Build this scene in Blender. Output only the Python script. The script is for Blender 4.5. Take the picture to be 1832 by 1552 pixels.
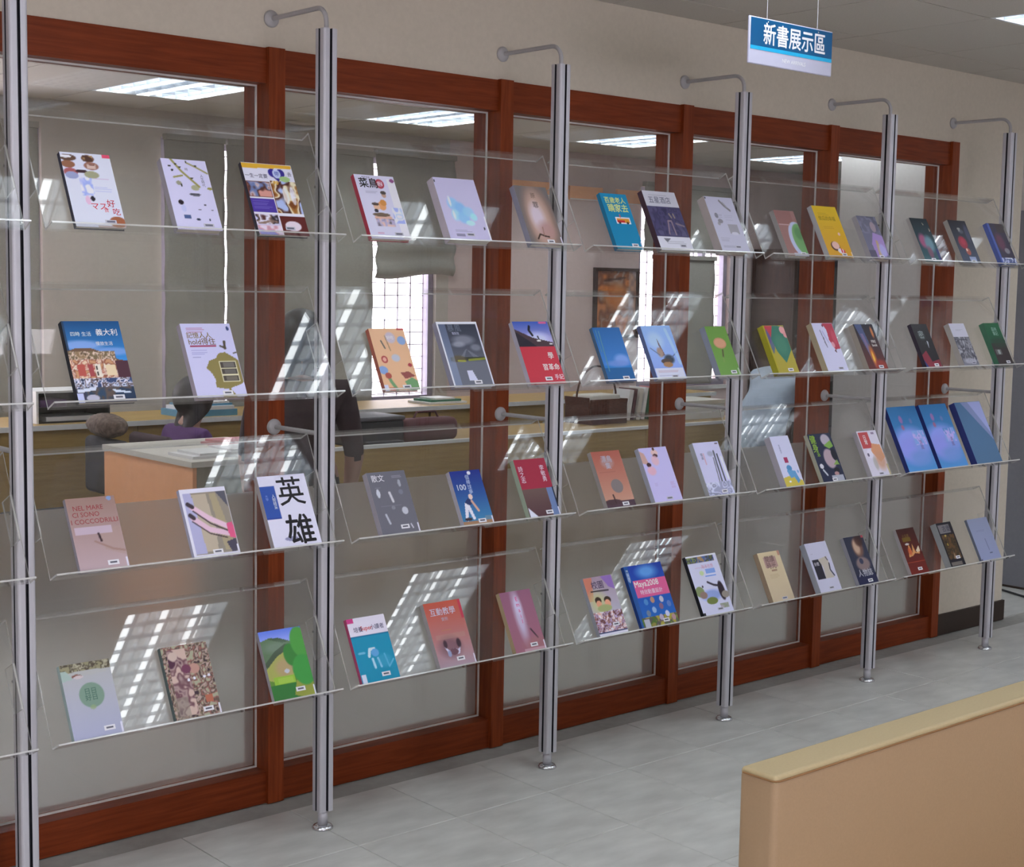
import bpy, math, random
import numpy as np
from mathutils import Matrix, Vector

# ------------------------------------------------------------------ scene, camera, world, exposure
SC = bpy.context.scene
COL = SC.collection
for _o in list(bpy.data.objects):
    bpy.data.objects.remove(_o)

CAM = Vector((-1.491, -3.549, 1.603))
def make_camera():
    yaw, pitch, roll = math.radians(41.217), math.radians(5.661), math.radians(-0.995)
    fwd = Vector((math.sin(yaw) * math.cos(pitch), math.cos(yaw) * math.cos(pitch), -math.sin(pitch)))
    right = Vector((math.cos(yaw), -math.sin(yaw), 0))
    down = fwd.cross(right)
    r2 = math.cos(roll) * right + math.sin(roll) * down
    d2 = -math.sin(roll) * right + math.cos(roll) * down
    m = Matrix(((r2.x, -d2.x, -fwd.x, CAM.x), (r2.y, -d2.y, -fwd.y, CAM.y),
                (r2.z, -d2.z, -fwd.z, CAM.z), (0, 0, 0, 1)))
    cd = bpy.data.cameras.new('camera')
    cd.sensor_width = 36.0
    cd.sensor_fit = 'HORIZONTAL'
    cd.lens = 2650.8 / 1832 * 36
    cd.clip_start = 0.05
    co = bpy.data.objects.new('camera', cd)
    COL.objects.link(co)
    co.matrix_world = m
    SC.camera = co
make_camera()

W = bpy.data.worlds.new('overcast_sky')
W.use_nodes = True
SC.world = W
_bg = W.node_tree.nodes['Background']
_bg.inputs['Color'].default_value = (1.0, 0.91, 0.99, 1)
_bg.inputs['Strength'].default_value = 6.0

SC.view_settings.view_transform = 'Standard'
SC.view_settings.look = 'None'
SC.view_settings.gamma = 1.0
SC.view_settings.exposure = 0.38
try:
    SC.view_settings.use_curve_mapping = False
except Exception:
    pass
SC.cycles.max_bounces = 7
SC.cycles.diffuse_bounces = 3
SC.cycles.glossy_bounces = 3
SC.cycles.transmission_bounces = 5
SC.cycles.transparent_max_bounces = 32
SC.cycles.adaptive_threshold = 0.04
SC.cycles.sample_clamp_indirect = 6.0
SC.cycles.caustics_reflective = False
SC.cycles.caustics_refractive = False

TUBE_STRENGTH = 11.5          # the fluorescent tubes of the ceiling lights
OFFICE_TUBE_STRENGTH = 37.0

# ------------------------------------------------------------------ materials
def lin(c):
    c = np.asarray(c, float)
    return np.where(c <= 0.04045, c / 12.92, ((c + 0.055) / 1.055) ** 2.4)
def hx(s):
    return tuple(int(s[i:i + 2], 16) / 255 for i in (0, 2, 4))
MATS = {}
def new_mat(name):
    m = bpy.data.materials.new(name)
    m.use_nodes = True
    nt = m.node_tree
    for n in list(nt.nodes):
        nt.nodes.remove(n)
    out = nt.nodes.new('ShaderNodeOutputMaterial')
    MATS[name] = m
    return m, nt, out
def pbr(name, col, rough=0.5, metal=0.0, var=0.06, scale=30.0, bump=0.0, spec=0.4, stretch=None, emit=0.0):
    """principled surface whose colour is broken up by procedural noise"""
    m, nt, out = new_mat(name)
    b = nt.nodes.new('ShaderNodeBsdfPrincipled')
    tc = nt.nodes.new('ShaderNodeTexCoord')
    mp = nt.nodes.new('ShaderNodeMapping')
    nz = nt.nodes.new('ShaderNodeTexNoise')
    rp = nt.nodes.new('ShaderNodeValToRGB')
    nt.links.new(tc.outputs['Object'], mp.inputs['Vector'])
    if stretch:
        mp.inputs['Scale'].default_value = stretch
    nt.links.new(mp.outputs['Vector'], nz.inputs['Vector'])
    nz.inputs['Scale'].default_value = scale
    nz.inputs['Detail'].default_value = 5
    a = np.array(col, float)
    rp.color_ramp.elements[0].position = 0.3
    rp.color_ramp.elements[1].position = 0.7
    rp.color_ramp.elements[0].color = (*np.clip(a * (1 - var), 0, 1), 1)
    rp.color_ramp.elements[1].color = (*np.clip(a * (1 + var), 0, 1), 1)
    nt.links.new(nz.outputs['Fac'], rp.inputs['Fac'])
    nt.links.new(rp.outputs['Color'], b.inputs['Base Color'])
    b.inputs['Roughness'].default_value = rough
    b.inputs['Metallic'].default_value = metal
    b.inputs['Specular IOR Level'].default_value = spec
    if bump:
        bp = nt.nodes.new('ShaderNodeBump')
        bp.inputs['Strength'].default_value = bump
        bp.inputs['Distance'].default_value = 0.002
        nt.links.new(nz.outputs['Fac'], bp.inputs['Height'])
        nt.links.new(bp.outputs['Normal'], b.inputs['Normal'])
    if emit:
        nt.links.new(rp.outputs['Color'], b.inputs['Emission Color'])
        b.inputs['Emission Strength'].default_value = emit
    nt.links.new(b.outputs['BSDF'], out.inputs['Surface'])
    return m
def S8(r, g, b):
    return tuple(lin((r / 255, g / 255, b / 255)))

def clear_mat(name, tint, haze, rough=0.01, hazecol=(0.8, 0.8, 0.8), r0=0.045):
    """thin clear sheet: straight-through transparency plus Fresnel reflection"""
    m, nt, out = new_mat(name)
    lw = nt.nodes.new('ShaderNodeLayerWeight')
    lw.inputs['Blend'].default_value = 0.5
    pw = nt.nodes.new('ShaderNodeMath'); pw.operation = 'POWER'; pw.inputs[1].default_value = 5
    ma = nt.nodes.new('ShaderNodeMath'); ma.operation = 'MULTIPLY_ADD'
    ma.inputs[1].default_value = 1 - r0; ma.inputs[2].default_value = r0
    nt.links.new(lw.outputs['Facing'], pw.inputs[0])
    nt.links.new(pw.outputs[0], ma.inputs[0])
    tr = nt.nodes.new('ShaderNodeBsdfTransparent'); tr.inputs['Color'].default_value = (*tint, 1)
    df = nt.nodes.new('ShaderNodeBsdfDiffuse'); df.inputs['Color'].default_value = (*hazecol, 1)
    mh = nt.nodes.new('ShaderNodeMixShader'); mh.inputs[0].default_value = haze
    nt.links.new(tr.outputs[0], mh.inputs[1]); nt.links.new(df.outputs[0], mh.inputs[2])
    gl = nt.nodes.new('ShaderNodeBsdfGlossy'); gl.inputs['Roughness'].default_value = rough
    mx = nt.nodes.new('ShaderNodeMixShader')
    nt.links.new(ma.outputs[0], mx.inputs[0])
    nt.links.new(mh.outputs[0], mx.inputs[1]); nt.links.new(gl.outputs[0], mx.inputs[2])
    nt.links.new(mx.outputs[0], out.inputs['Surface'])
    return m
def frosted_mat(name):
    m, nt, out = new_mat(name)
    rf = nt.nodes.new('ShaderNodeBsdfRefraction')
    rf.inputs['Roughness'].default_value = 0.36
    rf.inputs['IOR'].default_value = 1.16
    rf.inputs['Color'].default_value = (0.93, 0.93, 0.93, 1)
    tl = nt.nodes.new('ShaderNodeBsdfTranslucent'); tl.inputs['Color'].default_value = (0.84, 0.77, 0.73, 1)
    df = nt.nodes.new('ShaderNodeBsdfDiffuse'); df.inputs['Color'].default_value = (0.78, 0.74, 0.71, 1)
    m1 = nt.nodes.new('ShaderNodeMixShader'); m1.inputs[0].default_value = 0.22
    nt.links.new(rf.outputs[0], m1.inputs[1]); nt.links.new(tl.outputs[0], m1.inputs[2])
    m2 = nt.nodes.new('ShaderNodeMixShader'); m2.inputs[0].default_value = 0.13
    nt.links.new(m1.outputs[0], m2.inputs[1]); nt.links.new(df.outputs[0], m2.inputs[2])
    nt.links.new(m2.outputs[0], out.inputs['Surface'])
    return m
def emit_mat(name, col, strength):
    m, nt, out = new_mat(name)
    e = nt.nodes.new('ShaderNodeEmission')
    e.inputs['Color'].default_value = (*col, 1)
    e.inputs['Strength'].default_value = strength
    nt.links.new(e.outputs[0], out.inputs['Surface'])
    return m
def print_mat(name):
    m, nt, out = new_mat(name)
    b = nt.nodes.new('ShaderNodeBsdfPrincipled')
    a = nt.nodes.new('ShaderNodeVertexColor'); a.layer_name = 'ink'
    nt.links.new(a.outputs['Color'], b.inputs['Base Color'])
    b.inputs['Roughness'].default_value = 0.38
    b.inputs['Specular IOR Level'].default_value = 0.22
    nt.links.new(b.outputs['BSDF'], out.inputs['Surface'])
    return m
def wood_mat(name, c0, c1, rough, sc, stretch):
    m, nt, out = new_mat(name)
    b = nt.nodes.new('ShaderNodeBsdfPrincipled')
    tc = nt.nodes.new('ShaderNodeTexCoord')
    mp = nt.nodes.new('ShaderNodeMapping'); mp.inputs['Scale'].default_value = stretch
    nz = nt.nodes.new('ShaderNodeTexNoise'); nz.inputs['Scale'].default_value = sc
    nz.inputs['Detail'].default_value = 8; nz.inputs['Distortion'].default_value = 0.6
    rp = nt.nodes.new('ShaderNodeValToRGB')
    rp.color_ramp.elements[0].position = 0.32; rp.color_ramp.elements[1].position = 0.68
    rp.color_ramp.elements[0].color = (*c0, 1); rp.color_ramp.elements[1].color = (*c1, 1)
    nt.links.new(tc.outputs['Object'], mp.inputs[0]); nt.links.new(mp.outputs[0], nz.inputs[0])
    nt.links.new(nz.outputs['Fac'], rp.inputs[0]); nt.links.new(rp.outputs[0], b.inputs['Base Color'])
    b.inputs['Roughness'].default_value = rough
    b.inputs['Specular IOR Level'].default_value = 0.18
    nt.links.new(b.outputs[0], out.inputs['Surface'])
    return m

M_WALL = pbr('cream_wall_paint', (0.60, 0.54, 0.45), 0.85, var=0.03, scale=60, bump=0.1)
M_WALLW = pbr('pale_wall_paint', (0.60, 0.57, 0.56), 0.85, var=0.03, scale=50, bump=0.1)
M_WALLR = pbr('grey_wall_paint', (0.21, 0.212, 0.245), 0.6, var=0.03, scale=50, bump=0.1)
M_OFFW = pbr('office_wall_paint', (0.56, 0.51, 0.46), 0.85, var=0.03, scale=40)
M_OFFP = pbr('office_pink_wall_paint', (0.68, 0.54, 0.52), 0.85, var=0.03, scale=40)
M_CEIL = pbr('ceiling_board', (0.57, 0.53, 0.475), 0.9, var=0.05, scale=180, bump=0.15)
M_CEILB = pbr('ceiling_void', (0.10, 0.095, 0.09), 0.9)
M_TILE = pbr('floor_tile', (0.56, 0.555, 0.53), 0.30, var=0.15, scale=5, spec=0.35, stretch=(1, 2.6, 1))
M_GROUT = pbr('floor_grout', (0.33, 0.32, 0.30), 0.8)
M_WOOD_H = wood_mat('mahogany_rail', (0.14, 0.024, 0.006), (0.215, 0.041, 0.011), 0.42, 14, (0.35, 4, 6))
M_WOOD_V = wood_mat('mahogany_upright', (0.165, 0.029, 0.007), (0.25, 0.050, 0.013), 0.42, 14, (6, 4, 0.35))
M_OAK = wood_mat('oak_laminate', (0.30, 0.19, 0.065), (0.38, 0.25, 0.09), 0.45, 10, (0.4, 4, 6))
M_SKIRT = pbr('dark_skirting', (0.035, 0.022, 0.016), 0.5)
M_ALU = pbr('anodised_aluminium', (0.52, 0.515, 0.56), 0.45, metal=0.18, var=0.03, scale=120, stretch=(1, 1, 0.05))
M_SLOT = pbr('slot_painted_shade', (0.03, 0.03, 0.04), 0.6)  # groove faces coloured near black for the shade of their depth
M_GREYROD = pbr('grey_enamel_rod', (0.42, 0.41, 0.42), 0.45, var=0.03)
M_CHROME = pbr('satin_chrome', (0.66, 0.67, 0.70), 0.22, metal=0.9, var=0.03)
M_ACR = clear_mat('clear_acrylic', (0.985, 0.985, 0.98), 0.014, 0.012, r0=0.038)
M_ACRE = clear_mat('acrylic_cut_edge', (0.80, 0.80, 0.78), 0.55, 0.15, (0.9, 0.9, 0.88), 0.12)  # brightness of light-guiding edges put in as whitish haze colour
M_GLASS = clear_mat('partition_glass', (0.975, 0.98, 0.975), 0.004, 0.002, r0=0.035)
M_WGLASS = clear_mat('window_glass', (0.97, 0.98, 0.99), 0.0, 0.002)
M_FROST = frosted_mat('frosted_film')
M_SEAL = pbr('white_silicone_seal', (0.66, 0.64, 0.62), 0.5)
M_TUBE = emit_mat('fluorescent_tube', (0.90, 0.96, 1.0), TUBE_STRENGTH)
M_TUBEO = emit_mat('office_fluorescent_tube', (0.90, 0.97, 1.0), OFFICE_TUBE_STRENGTH)
M_GLOW = emit_mat('lamp_interior_glow', (0.82, 0.92, 1.0), 2.7)  # added glow standing in for the reflector lit by the tubes
M_GLOWO = emit_mat('office_lamp_interior_glow', (0.78, 0.90, 1.0), 0.42)
M_REFLECT = pbr('lamp_reflector', (0.80, 0.84, 0.88), 0.35, var=0.02)
M_FIN = pbr('louvre_aluminium', (0.62, 0.66, 0.72), 0.3, metal=0.6, var=0.02)
M_PRINT = print_mat('printed_ink')
M_PAGE = pbr('paper_pages', (0.66, 0.62, 0.54), 0.8, var=0.12, scale=200, stretch=(1, 0.2, 30))
M_WHITE = pbr('white_label_paper', (0.80, 0.80, 0.86), 0.6, var=0.02)
M_INK = pbr('barcode_ink', (0.13, 0.13, 0.17), 0.6)
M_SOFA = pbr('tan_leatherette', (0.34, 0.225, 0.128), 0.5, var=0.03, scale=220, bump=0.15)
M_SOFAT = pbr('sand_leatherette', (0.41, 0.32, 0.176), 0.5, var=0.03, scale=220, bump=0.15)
M_SEAM = pbr('brown_seam_thread', (0.24, 0.12, 0.045), 0.7)
M_BLIND = pbr('grey_blind_fabric', (0.37, 0.355, 0.32), 0.9, var=0.05, scale=90)
M_WFRAME = pbr('window_frame_aluminium', (0.33, 0.30, 0.38), 0.5, metal=0.3)
M_GRILLE = pbr('window_grille_bars', (0.42, 0.36, 0.44), 0.5)
M_BLACK = pbr('black_plastic', (0.018, 0.017, 0.020), 0.45)
M_DGREY = pbr('dark_grey_plastic', (0.075, 0.07, 0.08), 0.5)
M_MAROON = pbr('maroon_fabric', (0.10, 0.035, 0.04), 0.85)
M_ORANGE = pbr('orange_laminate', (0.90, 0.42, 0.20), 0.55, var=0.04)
M_CREAMTOP = pbr('cream_laminate', (0.62, 0.59, 0.53), 0.45, var=0.03)
M_WHITEP = pbr('white_melamine', (0.70, 0.70, 0.70), 0.5, var=0.02)
M_PAPER = pbr('loose_paper', (0.74, 0.73, 0.74), 0.7, var=0.03)
M_BLUEP = pbr('blue_paper', (0.10, 0.28, 0.42), 0.6)
M_PINKP = pbr('pink_paper', (0.62, 0.24, 0.27), 0.6)
M_GREENP = pbr('green_leaf', (0.05, 0.16, 0.09), 0.6)
M_WICKER = wood_mat('dark_wicker', (0.05, 0.018, 0.012), (0.12, 0.045, 0.028), 0.7, 60, (1, 1, 5))
M_SKIN = pbr('skin', (0.50, 0.29, 0.215), 0.55, var=0.04)
M_HAIR = pbr('dark_hair', (0.018, 0.013, 0.014), 0.5, var=0.3, scale=80, stretch=(4, 4, 0.5))
M_CURL = pbr('brown_fleece', (0.12, 0.085, 0.07), 0.95, var=0.45, scale=60, bump=0.8)
M_PURPLE = pbr('purple_cotton', (0.09, 0.035, 0.13), 0.85)
M_DKCLOTH = pbr('dark_plum_cloth', (0.045, 0.026, 0.032), 0.9)
M_TROUSER = pbr('charcoal_trousers', (0.035, 0.035, 0.042), 0.9)
M_SHIRT = pbr('pale_blue_shirt', (0.42, 0.49, 0.60), 0.85, var=0.06, scale=12)
M_SHOE = pbr('black_shoe', (0.02, 0.02, 0.02), 0.4)
M_CABGL = clear_mat('cabinet_glass', (0.85, 0.87, 0.88), 0.02, 0.01)
M_DKWOOD = wood_mat('dark_cabinet_wood', (0.030, 0.014, 0.010), (0.06, 0.028, 0.018), 0.45, 12, (6, 4, 0.4))
M_SIGNW = pbr('sign_white_board', (0.58, 0.58, 0.74), 0.4, var=0.01)
M_SIGNB = pbr('sign_blue_print', (0.003, 0.095, 0.25), 0.35, var=0.02)
M_SIGNL = pbr('sign_light_blue_print', (0.02, 0.42, 0.75), 0.35, var=0.02)
M_SIGNT = pbr('sign_white_lettering', (0.88, 0.88, 0.92), 0.4, var=0.01)
M_CABLE = pbr('black_cable', (0.012, 0.01, 0.012), 0.5)

# ------------------------------------------------------------------ mesh helpers
class MB:
    """collects boxes, prisms, tubes and lathes; build() makes ONE mesh object"""
    def __init__(self):
        self.v, self.f, self.m, self.s, self.mats = [], [], [], [], []
    def mi(self, mat):
        if mat not in self.mats:
            self.mats.append(mat)
        return self.mats.index(mat)
    def add(self, vs, fs, mat, smooth=False):
        o = len(self.v); k = self.mi(mat)
        self.v += [tuple(x) for x in vs]
        for f in fs:
            self.f.append(tuple(o + i for i in f)); self.m.append(k); self.s.append(smooth)
        return self
    def box(self, x0, x1, y0, y1, z0, z1, mat):
        v = [(x0, y0, z0), (x1, y0, z0), (x1, y1, z0), (x0, y1, z0), (x0, y0, z1), (x1, y0, z1), (x1, y1, z1), (x0, y1, z1)]
        return self.add(v, [(0, 3, 2, 1), (4, 5, 6, 7), (0, 1, 5, 4), (1, 2, 6, 5), (2, 3, 7, 6), (3, 0, 4, 7)], mat)
    def rbox(self, x0, x1, y0, y1, z0, z1, r, mat, n=4):
        """box with rounded edges (superellipsoid-like spherical corners)"""
        hx_, hy_, hz_ = (x1 - x0) / 2, (y1 - y0) / 2, (z1 - z0) / 2
        c = Vector(((x0 + x1) / 2, (y0 + y1) / 2, (z0 + z1) / 2))
        r = min(r, hx_, hy_, hz_)
        us, vs_ = 4 * (n + 1), 2 * (n + 1)
        vs, fs = [], []
        for i in range(vs_):
            q = i // (n + 1); t = i % (n + 1)
            th = -math.pi / 2 + (q * (math.pi / 2)) + t * (math.pi / 2) / n
            for j in range(us):
                p = j // (n + 1); s = j % (n + 1)
                ph = p * math.pi / 2 + s * (math.pi / 2) / n
                sx = 1 if p in (0, 3) else -1
                sy = 1 if p in (0, 1) else -1
                sz = -1 if q == 0 else 1
                vs.append((c.x + sx * (hx_ - r) + r * math.cos(th) * math.cos(ph),
                           c.y + sy * (hy_ - r) + r * math.cos(th) * math.sin(ph),
                           c.z + sz * (hz_ - r) + r * math.sin(th)))
        for i in range(vs_ - 1):
            for j in range(us):
                a = i * us + j; b = i * us + (j + 1) % us
                fs.append((a, b, b + us, a + us))
        fs.append(tuple(range(us))[::-1]); fs.append(tuple(range((vs_ - 1) * us, vs_ * us)))
        return self.add(vs, fs, mat, True)
    def prism(self, poly, axis, a, b, mat, cap=None, side=None):
        """extrude a 2-D polygon along an axis ('x': poly is (y,z), 'z': poly is (x,y), 'y': poly is (x,z))"""
        n = len(poly)
        def p3(p, t):
            return {'x': (t, p[0], p[1]), 'y': (p[0], t, p[1]), 'z': (p[0], p[1], t)}[axis]
        vs = [p3(p, a) for p in poly] + [p3(p, b) for p in poly]
        o = len(self.v)
        for i in range(n):
            j = (i + 1) % n
            mm = side(i) if side else mat
            self.f.append((o + i, o + j, o + n + j, o + n + i)); self.m.append(self.mi(mm)); self.s.append(False)
        cm = cap or mat
        self.f.append(tuple(o + i for i in reversed(range(n)))); self.m.append(self.mi(cm)); self.s.append(False)
        self.f.append(tuple(o + n + i for i in range(n))); self.m.append(self.mi(cm)); self.s.append(False)
        self.v += vs
        return self
    def tube(self, pts, r, mat, n=10, caps=True):
        pts = [Vector(p) for p in pts]
        rs = r if isinstance(r, (list, tuple)) else [r] * len(pts)
        vs, fs = [], []
        t0 = (pts[1] - pts[0]).normalized()
        u = t0.orthogonal().normalized()
        for i, p in enumerate(pts):
            if i == 0: t = (pts[1] - pts[0])
            elif i == len(pts) - 1: t = (pts[-1] - pts[-2])
            else: t = (pts[i + 1] - pts[i - 1])
            t.normalize()
            u = (u - t * u.dot(t)).normalized(); w = t.cross(u)
            for k in range(n):
                a = 2 * math.pi * k / n
                vs.append(p + (u * math.cos(a) + w * math.sin(a)) * rs[i])
        for i in range(len(pts) - 1):
            for k in range(n):
                a = i * n + k; b = i * n + (k + 1) % n
                fs.append((a, b, b + n, a + n))
        self.add(vs, fs, mat, True)
        if caps:
            self.add(vs[:n], [tuple(reversed(range(n)))], mat)
            self.add(vs[-n:], [tuple(range(n))], mat)
        return self
    def lathe(self, c, axis, prof, mat, n=24):
        """prof: (radius, height) along axis ('x','y','z')"""
        vs, fs = [], []
        for (r, h) in prof:
            for k in range(n):
                a = 2 * math.pi * k / n
                p, q = r * math.cos(a), r * math.sin(a)
                d = {'z': (p, q, h), 'y': (p, h, q), 'x': (h, p, q)}[axis]
                vs.append((c[0] + d[0], c[1] + d[1], c[2] + d[2]))
        for i in range(len(prof) - 1):
            for k in range(n):
                a = i * n + k; b = i * n + (k + 1) % n
                fs.append((a, b, b + n, a + n))
        fs.append(tuple(range(n))); fs.append(tuple(range((len(prof) - 1) * n, len(prof) * n)))
        return self.add(vs, fs, mat, True)
    def mesh(self, name):
        me = bpy.data.meshes.new(name)
        me.from_pydata(self.v, [], self.f)
        for mt in self.mats:
            me.materials.append(mt)
        me.polygons.foreach_set('material_index', self.m)
        me.polygons.foreach_set('use_smooth', self.s)
        me.update()
        return me
    def build(self, name, parent=None):
        o = bpy.data.objects.new(name, self.mesh(name))
        COL.objects.link(o)
        if parent:
            o.parent = parent
        return o
def empty(name, loc=(0, 0, 0), rot=(0, 0, 0), parent=None):
    o = bpy.data.objects.new(name, None)
    o.empty_display_size = 0.1
    COL.objects.link(o)
    o.location = loc; o.rotation_euler = rot
    if parent:
        o.parent = parent
    return o
def tag(o, label, cat, group=None):
    o['label'] = label; o['category'] = cat
    if group:
        o['group'] = group
    return o
def structure(o, label=None):
    o['kind'] = 'structure'
    if label:
        o['label'] = label
    return o
def inst(src, loc, parent, name=None):
    o = src.copy(); COL.objects.link(o); o.parent = parent; o.location = loc
    return o

# ------------------------------------------------------------------ the room: floor, ceilings, walls
SP = 0.9            # spacing of the display posts and of the glazed bays
WY = 0.29           # face of the display wall
XL, XR = -3.6, 5.92 # front room, left and right walls
YB = -6.6           # front room, back wall
HC = 2.61           # ceiling height
OXL, OXR, OYB = -2.4, 9.6, 4.6   # office behind the glass

TS = 0.366
tx0, ty0 = 1.27 - 8 * TS, -0.18 - 7 * TS
NTX, NTY = 20, 8
tx1, ty1 = tx0 + NTX * TS, ty0 + NTY * TS
b = MB()
b.box(tx0, XR, ty0, 0.30, -0.06, -0.004, M_GROUT)
b.box(XL, tx0, ty0, 0.30, -0.06, 0, M_TILE)
b.box(XL, XR, YB, ty0, -0.06, 0, M_TILE)
b.box(OXL, OXR, 0.30, OYB, -0.06, 0, M_TILE)
b.box(XR, OXR, -0.9, 0.30, -0.06, 0, M_TILE)
floor = structure(b.build('floor'), 'pale grey stone tile floor')
def tile_mesh(w, d):
    e = 0.0012
    return MB().add([(0, 0, -0.004), (w, 0, -0.004), (w, d, -0.004), (0, d, -0.004), (0, 0, -e), (w, 0, -e), (w, d, -e), (0, d, -e),
                     (e, e, 0), (w - e, e, 0), (w - e, d - e, 0), (e, d - e, 0)],
                    [(0, 1, 5, 4), (1, 2, 6, 5), (2, 3, 7, 6), (3, 0, 4, 7), (4, 5, 9, 8), (5, 6, 10, 9), (6, 7, 11, 10), (7, 4, 8, 11), (8, 9, 10, 11)], M_TILE)
gap = 0.0022
full = None
for i in range(NTX + 1):
    for j in range(NTY):
        x, y = tx0 + i * TS, ty0 + j * TS
        w = min(TS, XR - x) - gap; d = min(TS, 0.298 - y) - gap
        if w < 0.03 or d < 0.03:
            continue
        if abs(w - TS + gap) < 1e-6 and abs(d - TS + gap) < 1e-6:
            if full is None:
                full = tile_mesh(w, d).build('floor_tile', floor); full.location = (x, y, 0)
            else:
                inst(full, (x, y, 0), floor)
        else:
            t = tile_mesh(w, d).build('floor_tile', floor); t.location = (x, y, 0)

CP = 0.575
CX0, CY0 = 0.006, 0.06       # a crossing of the ceiling grid
def in_light(x, y, lights, w, l):
    return any(a - 0.02 < x < a + w and c - 0.02 < y < c + l for (a, c) in lights)
FL = [(CX0 + CP * 3 * k, -0.515 - CP * 2 - CP * 3 * r) for r in range(4) for k in range(-2, 4)]
FL = [p for p in FL if p[1] > YB]
OW, OL = 0.58, 0.74
OLT = [(2.11 + 1.775 * k, yy) for yy in (3.28, 1.30) for k in range(-2, 5)]  # nearer row is unseen, added to light the office
OLT = [p for p in OLT if p[0] > OXL + 0.1 and p[0] + OW < OXR]
b = MB(); b.box(XL, XR + 0.2, YB, WY + 0.16, HC + 0.19, HC + 0.22, M_CEILB)
ceil_f = structure(b.build('ceiling_front'), 'grey-beige suspended ceiling of square panels')
def panel_mesh(w, d):
    return MB().box(0.003, w - 0.003, 0.003, d - 0.003, 0, 0.012, M_CEIL)
pm = None
i0 = int(math.floor((XL - CX0) / CP))
rows = [WY, CY0] + [-0.515 - CP * q for q in range(11)]
rows = [q for q in rows if q > YB] + [YB]
for i in range(i0, 11):
    for j in range(len(rows) - 1):
        x, y = CX0 + i * CP, rows[j + 1]
        x1, y1 = min(x + CP, XR), rows[j]
        x = max(x, XL)
        if x1 - x < 0.03 or y1 - y < 0.03:
            continue
        if any(a - 0.02 < x < a + CP - 0.05 and c - 0.02 < y < c + 2 * CP - 0.05 for (a, c) in FL):
            continue
        if abs(x1 - x - CP) < 1e-6 and abs(y1 - y - CP) < 1e-6:
            if pm is None:
                pm = panel_mesh(CP, CP).build('ceiling_panel', ceil_f); pm.location = (x, y, HC)
            else:
                inst(pm, (x, y, HC), ceil_f)
        else:
            t = panel_mesh(x1 - x, y1 - y).build('ceiling_panel', ceil_f); t.location = (x, y, HC)

for x in (5.121, 5.52):
    t = panel_mesh(0.398, 0.16).build('ceiling_panel', ceil_f); t.location = (x, WY + 0.001, HC)
b = MB(); b.box(OXL, OXR, WY + 0.16, OYB, HC + 0.19, HC + 0.22, M_CEILB)
ceil_o = structure(b.build('ceiling_office'), 'beige ceiling of the office behind the glass')
# office ceiling panels laid round the recessed lights
xs = sorted(set([OXL, OXR] + [round(a, 4) for a, c in OLT] + [round(a + OW, 4) for a, c in OLT] + [round(a + OW + 0.5975, 4) for a, c in OLT if a + OW + 1.2 < OXR]))
ys = [0.45, 0.95, 1.30, 1.30 + OL, 2.66, 3.28, 3.28 + OL, OYB]
for i in range(len(xs) - 1):
    for j in range(len(ys) - 1):
        x, x1, y, y1 = xs[i], xs[i + 1], ys[j], ys[j + 1]
        if any(abs(a - x) < 0.02 and abs(c - y) < 0.02 for a, c in OLT):
            continue
        t = panel_mesh(x1 - x, y1 - y).build('ceiling_panel', ceil_o); t.location = (x, y, HC)

# display wall above and beside the glazing
b = MB()
b.box(XL, 5.12, WY, WY + 0.15, 2.29, HC + 0.2, M_WALL)
b.box(4.538, 5.12, WY, WY + 0.15, 0.0, 2.29, M_WALL)
b.box(XL, -1.80 + 0.038, WY, WY + 0.15, 0.0, 2.29, M_WALL)
structure(b.build('wall_display'), 'cream plaster wall above and beside the glazed partition')
b = MB(); b.box(4.545, 5.13, WY - 0.012, WY + 0.0, 0, 0.098, M_SKIRT); b.box(5.12, 5.131, WY, WY + 0.15, 0, 0.098, M_SKIRT)
structure(b.build('baseboard_display'), 'dark brown skirting under the cream wall')
b = MB(); b.box(XR, XR + 0.18, YB, 1.95, 0, HC + 0.2, M_WALLW); structure(b.build('wall_right'), 'pale grey wall past the end of the display')
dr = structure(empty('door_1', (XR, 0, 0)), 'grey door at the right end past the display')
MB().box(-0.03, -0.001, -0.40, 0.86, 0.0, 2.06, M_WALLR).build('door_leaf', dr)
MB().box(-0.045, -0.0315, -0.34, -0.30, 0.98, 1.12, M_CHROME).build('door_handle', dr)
b = MB(); b.box(XR - 0.012, XR, 0.87, 1.95, 0, 0.07, M_SKIRT); b.box(XR - 0.034, XR - 0.031, -0.40, 0.86, 0, 0.012, M_SKIRT); structure(b.build('baseboard_right'), 'dark skirting of the pale wall')
b = MB(); LW = (-2.9, -1.5, 0.95, 2.25)  # opening for an unseen window added to bring daylight from the left
b.box(XL - 0.15, XL, YB, LW[0], 0, HC + 0.2, M_WALL); b.box(XL - 0.15, XL, LW[1], WY + 0.15, 0, HC + 0.2, M_WALL)
b.box(XL - 0.15, XL, LW[0], LW[1], 0, LW[2], M_WALL); b.box(XL - 0.15, XL, LW[0], LW[1], LW[3], HC + 0.2, M_WALL)
structure(b.build('wall_left'))
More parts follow.
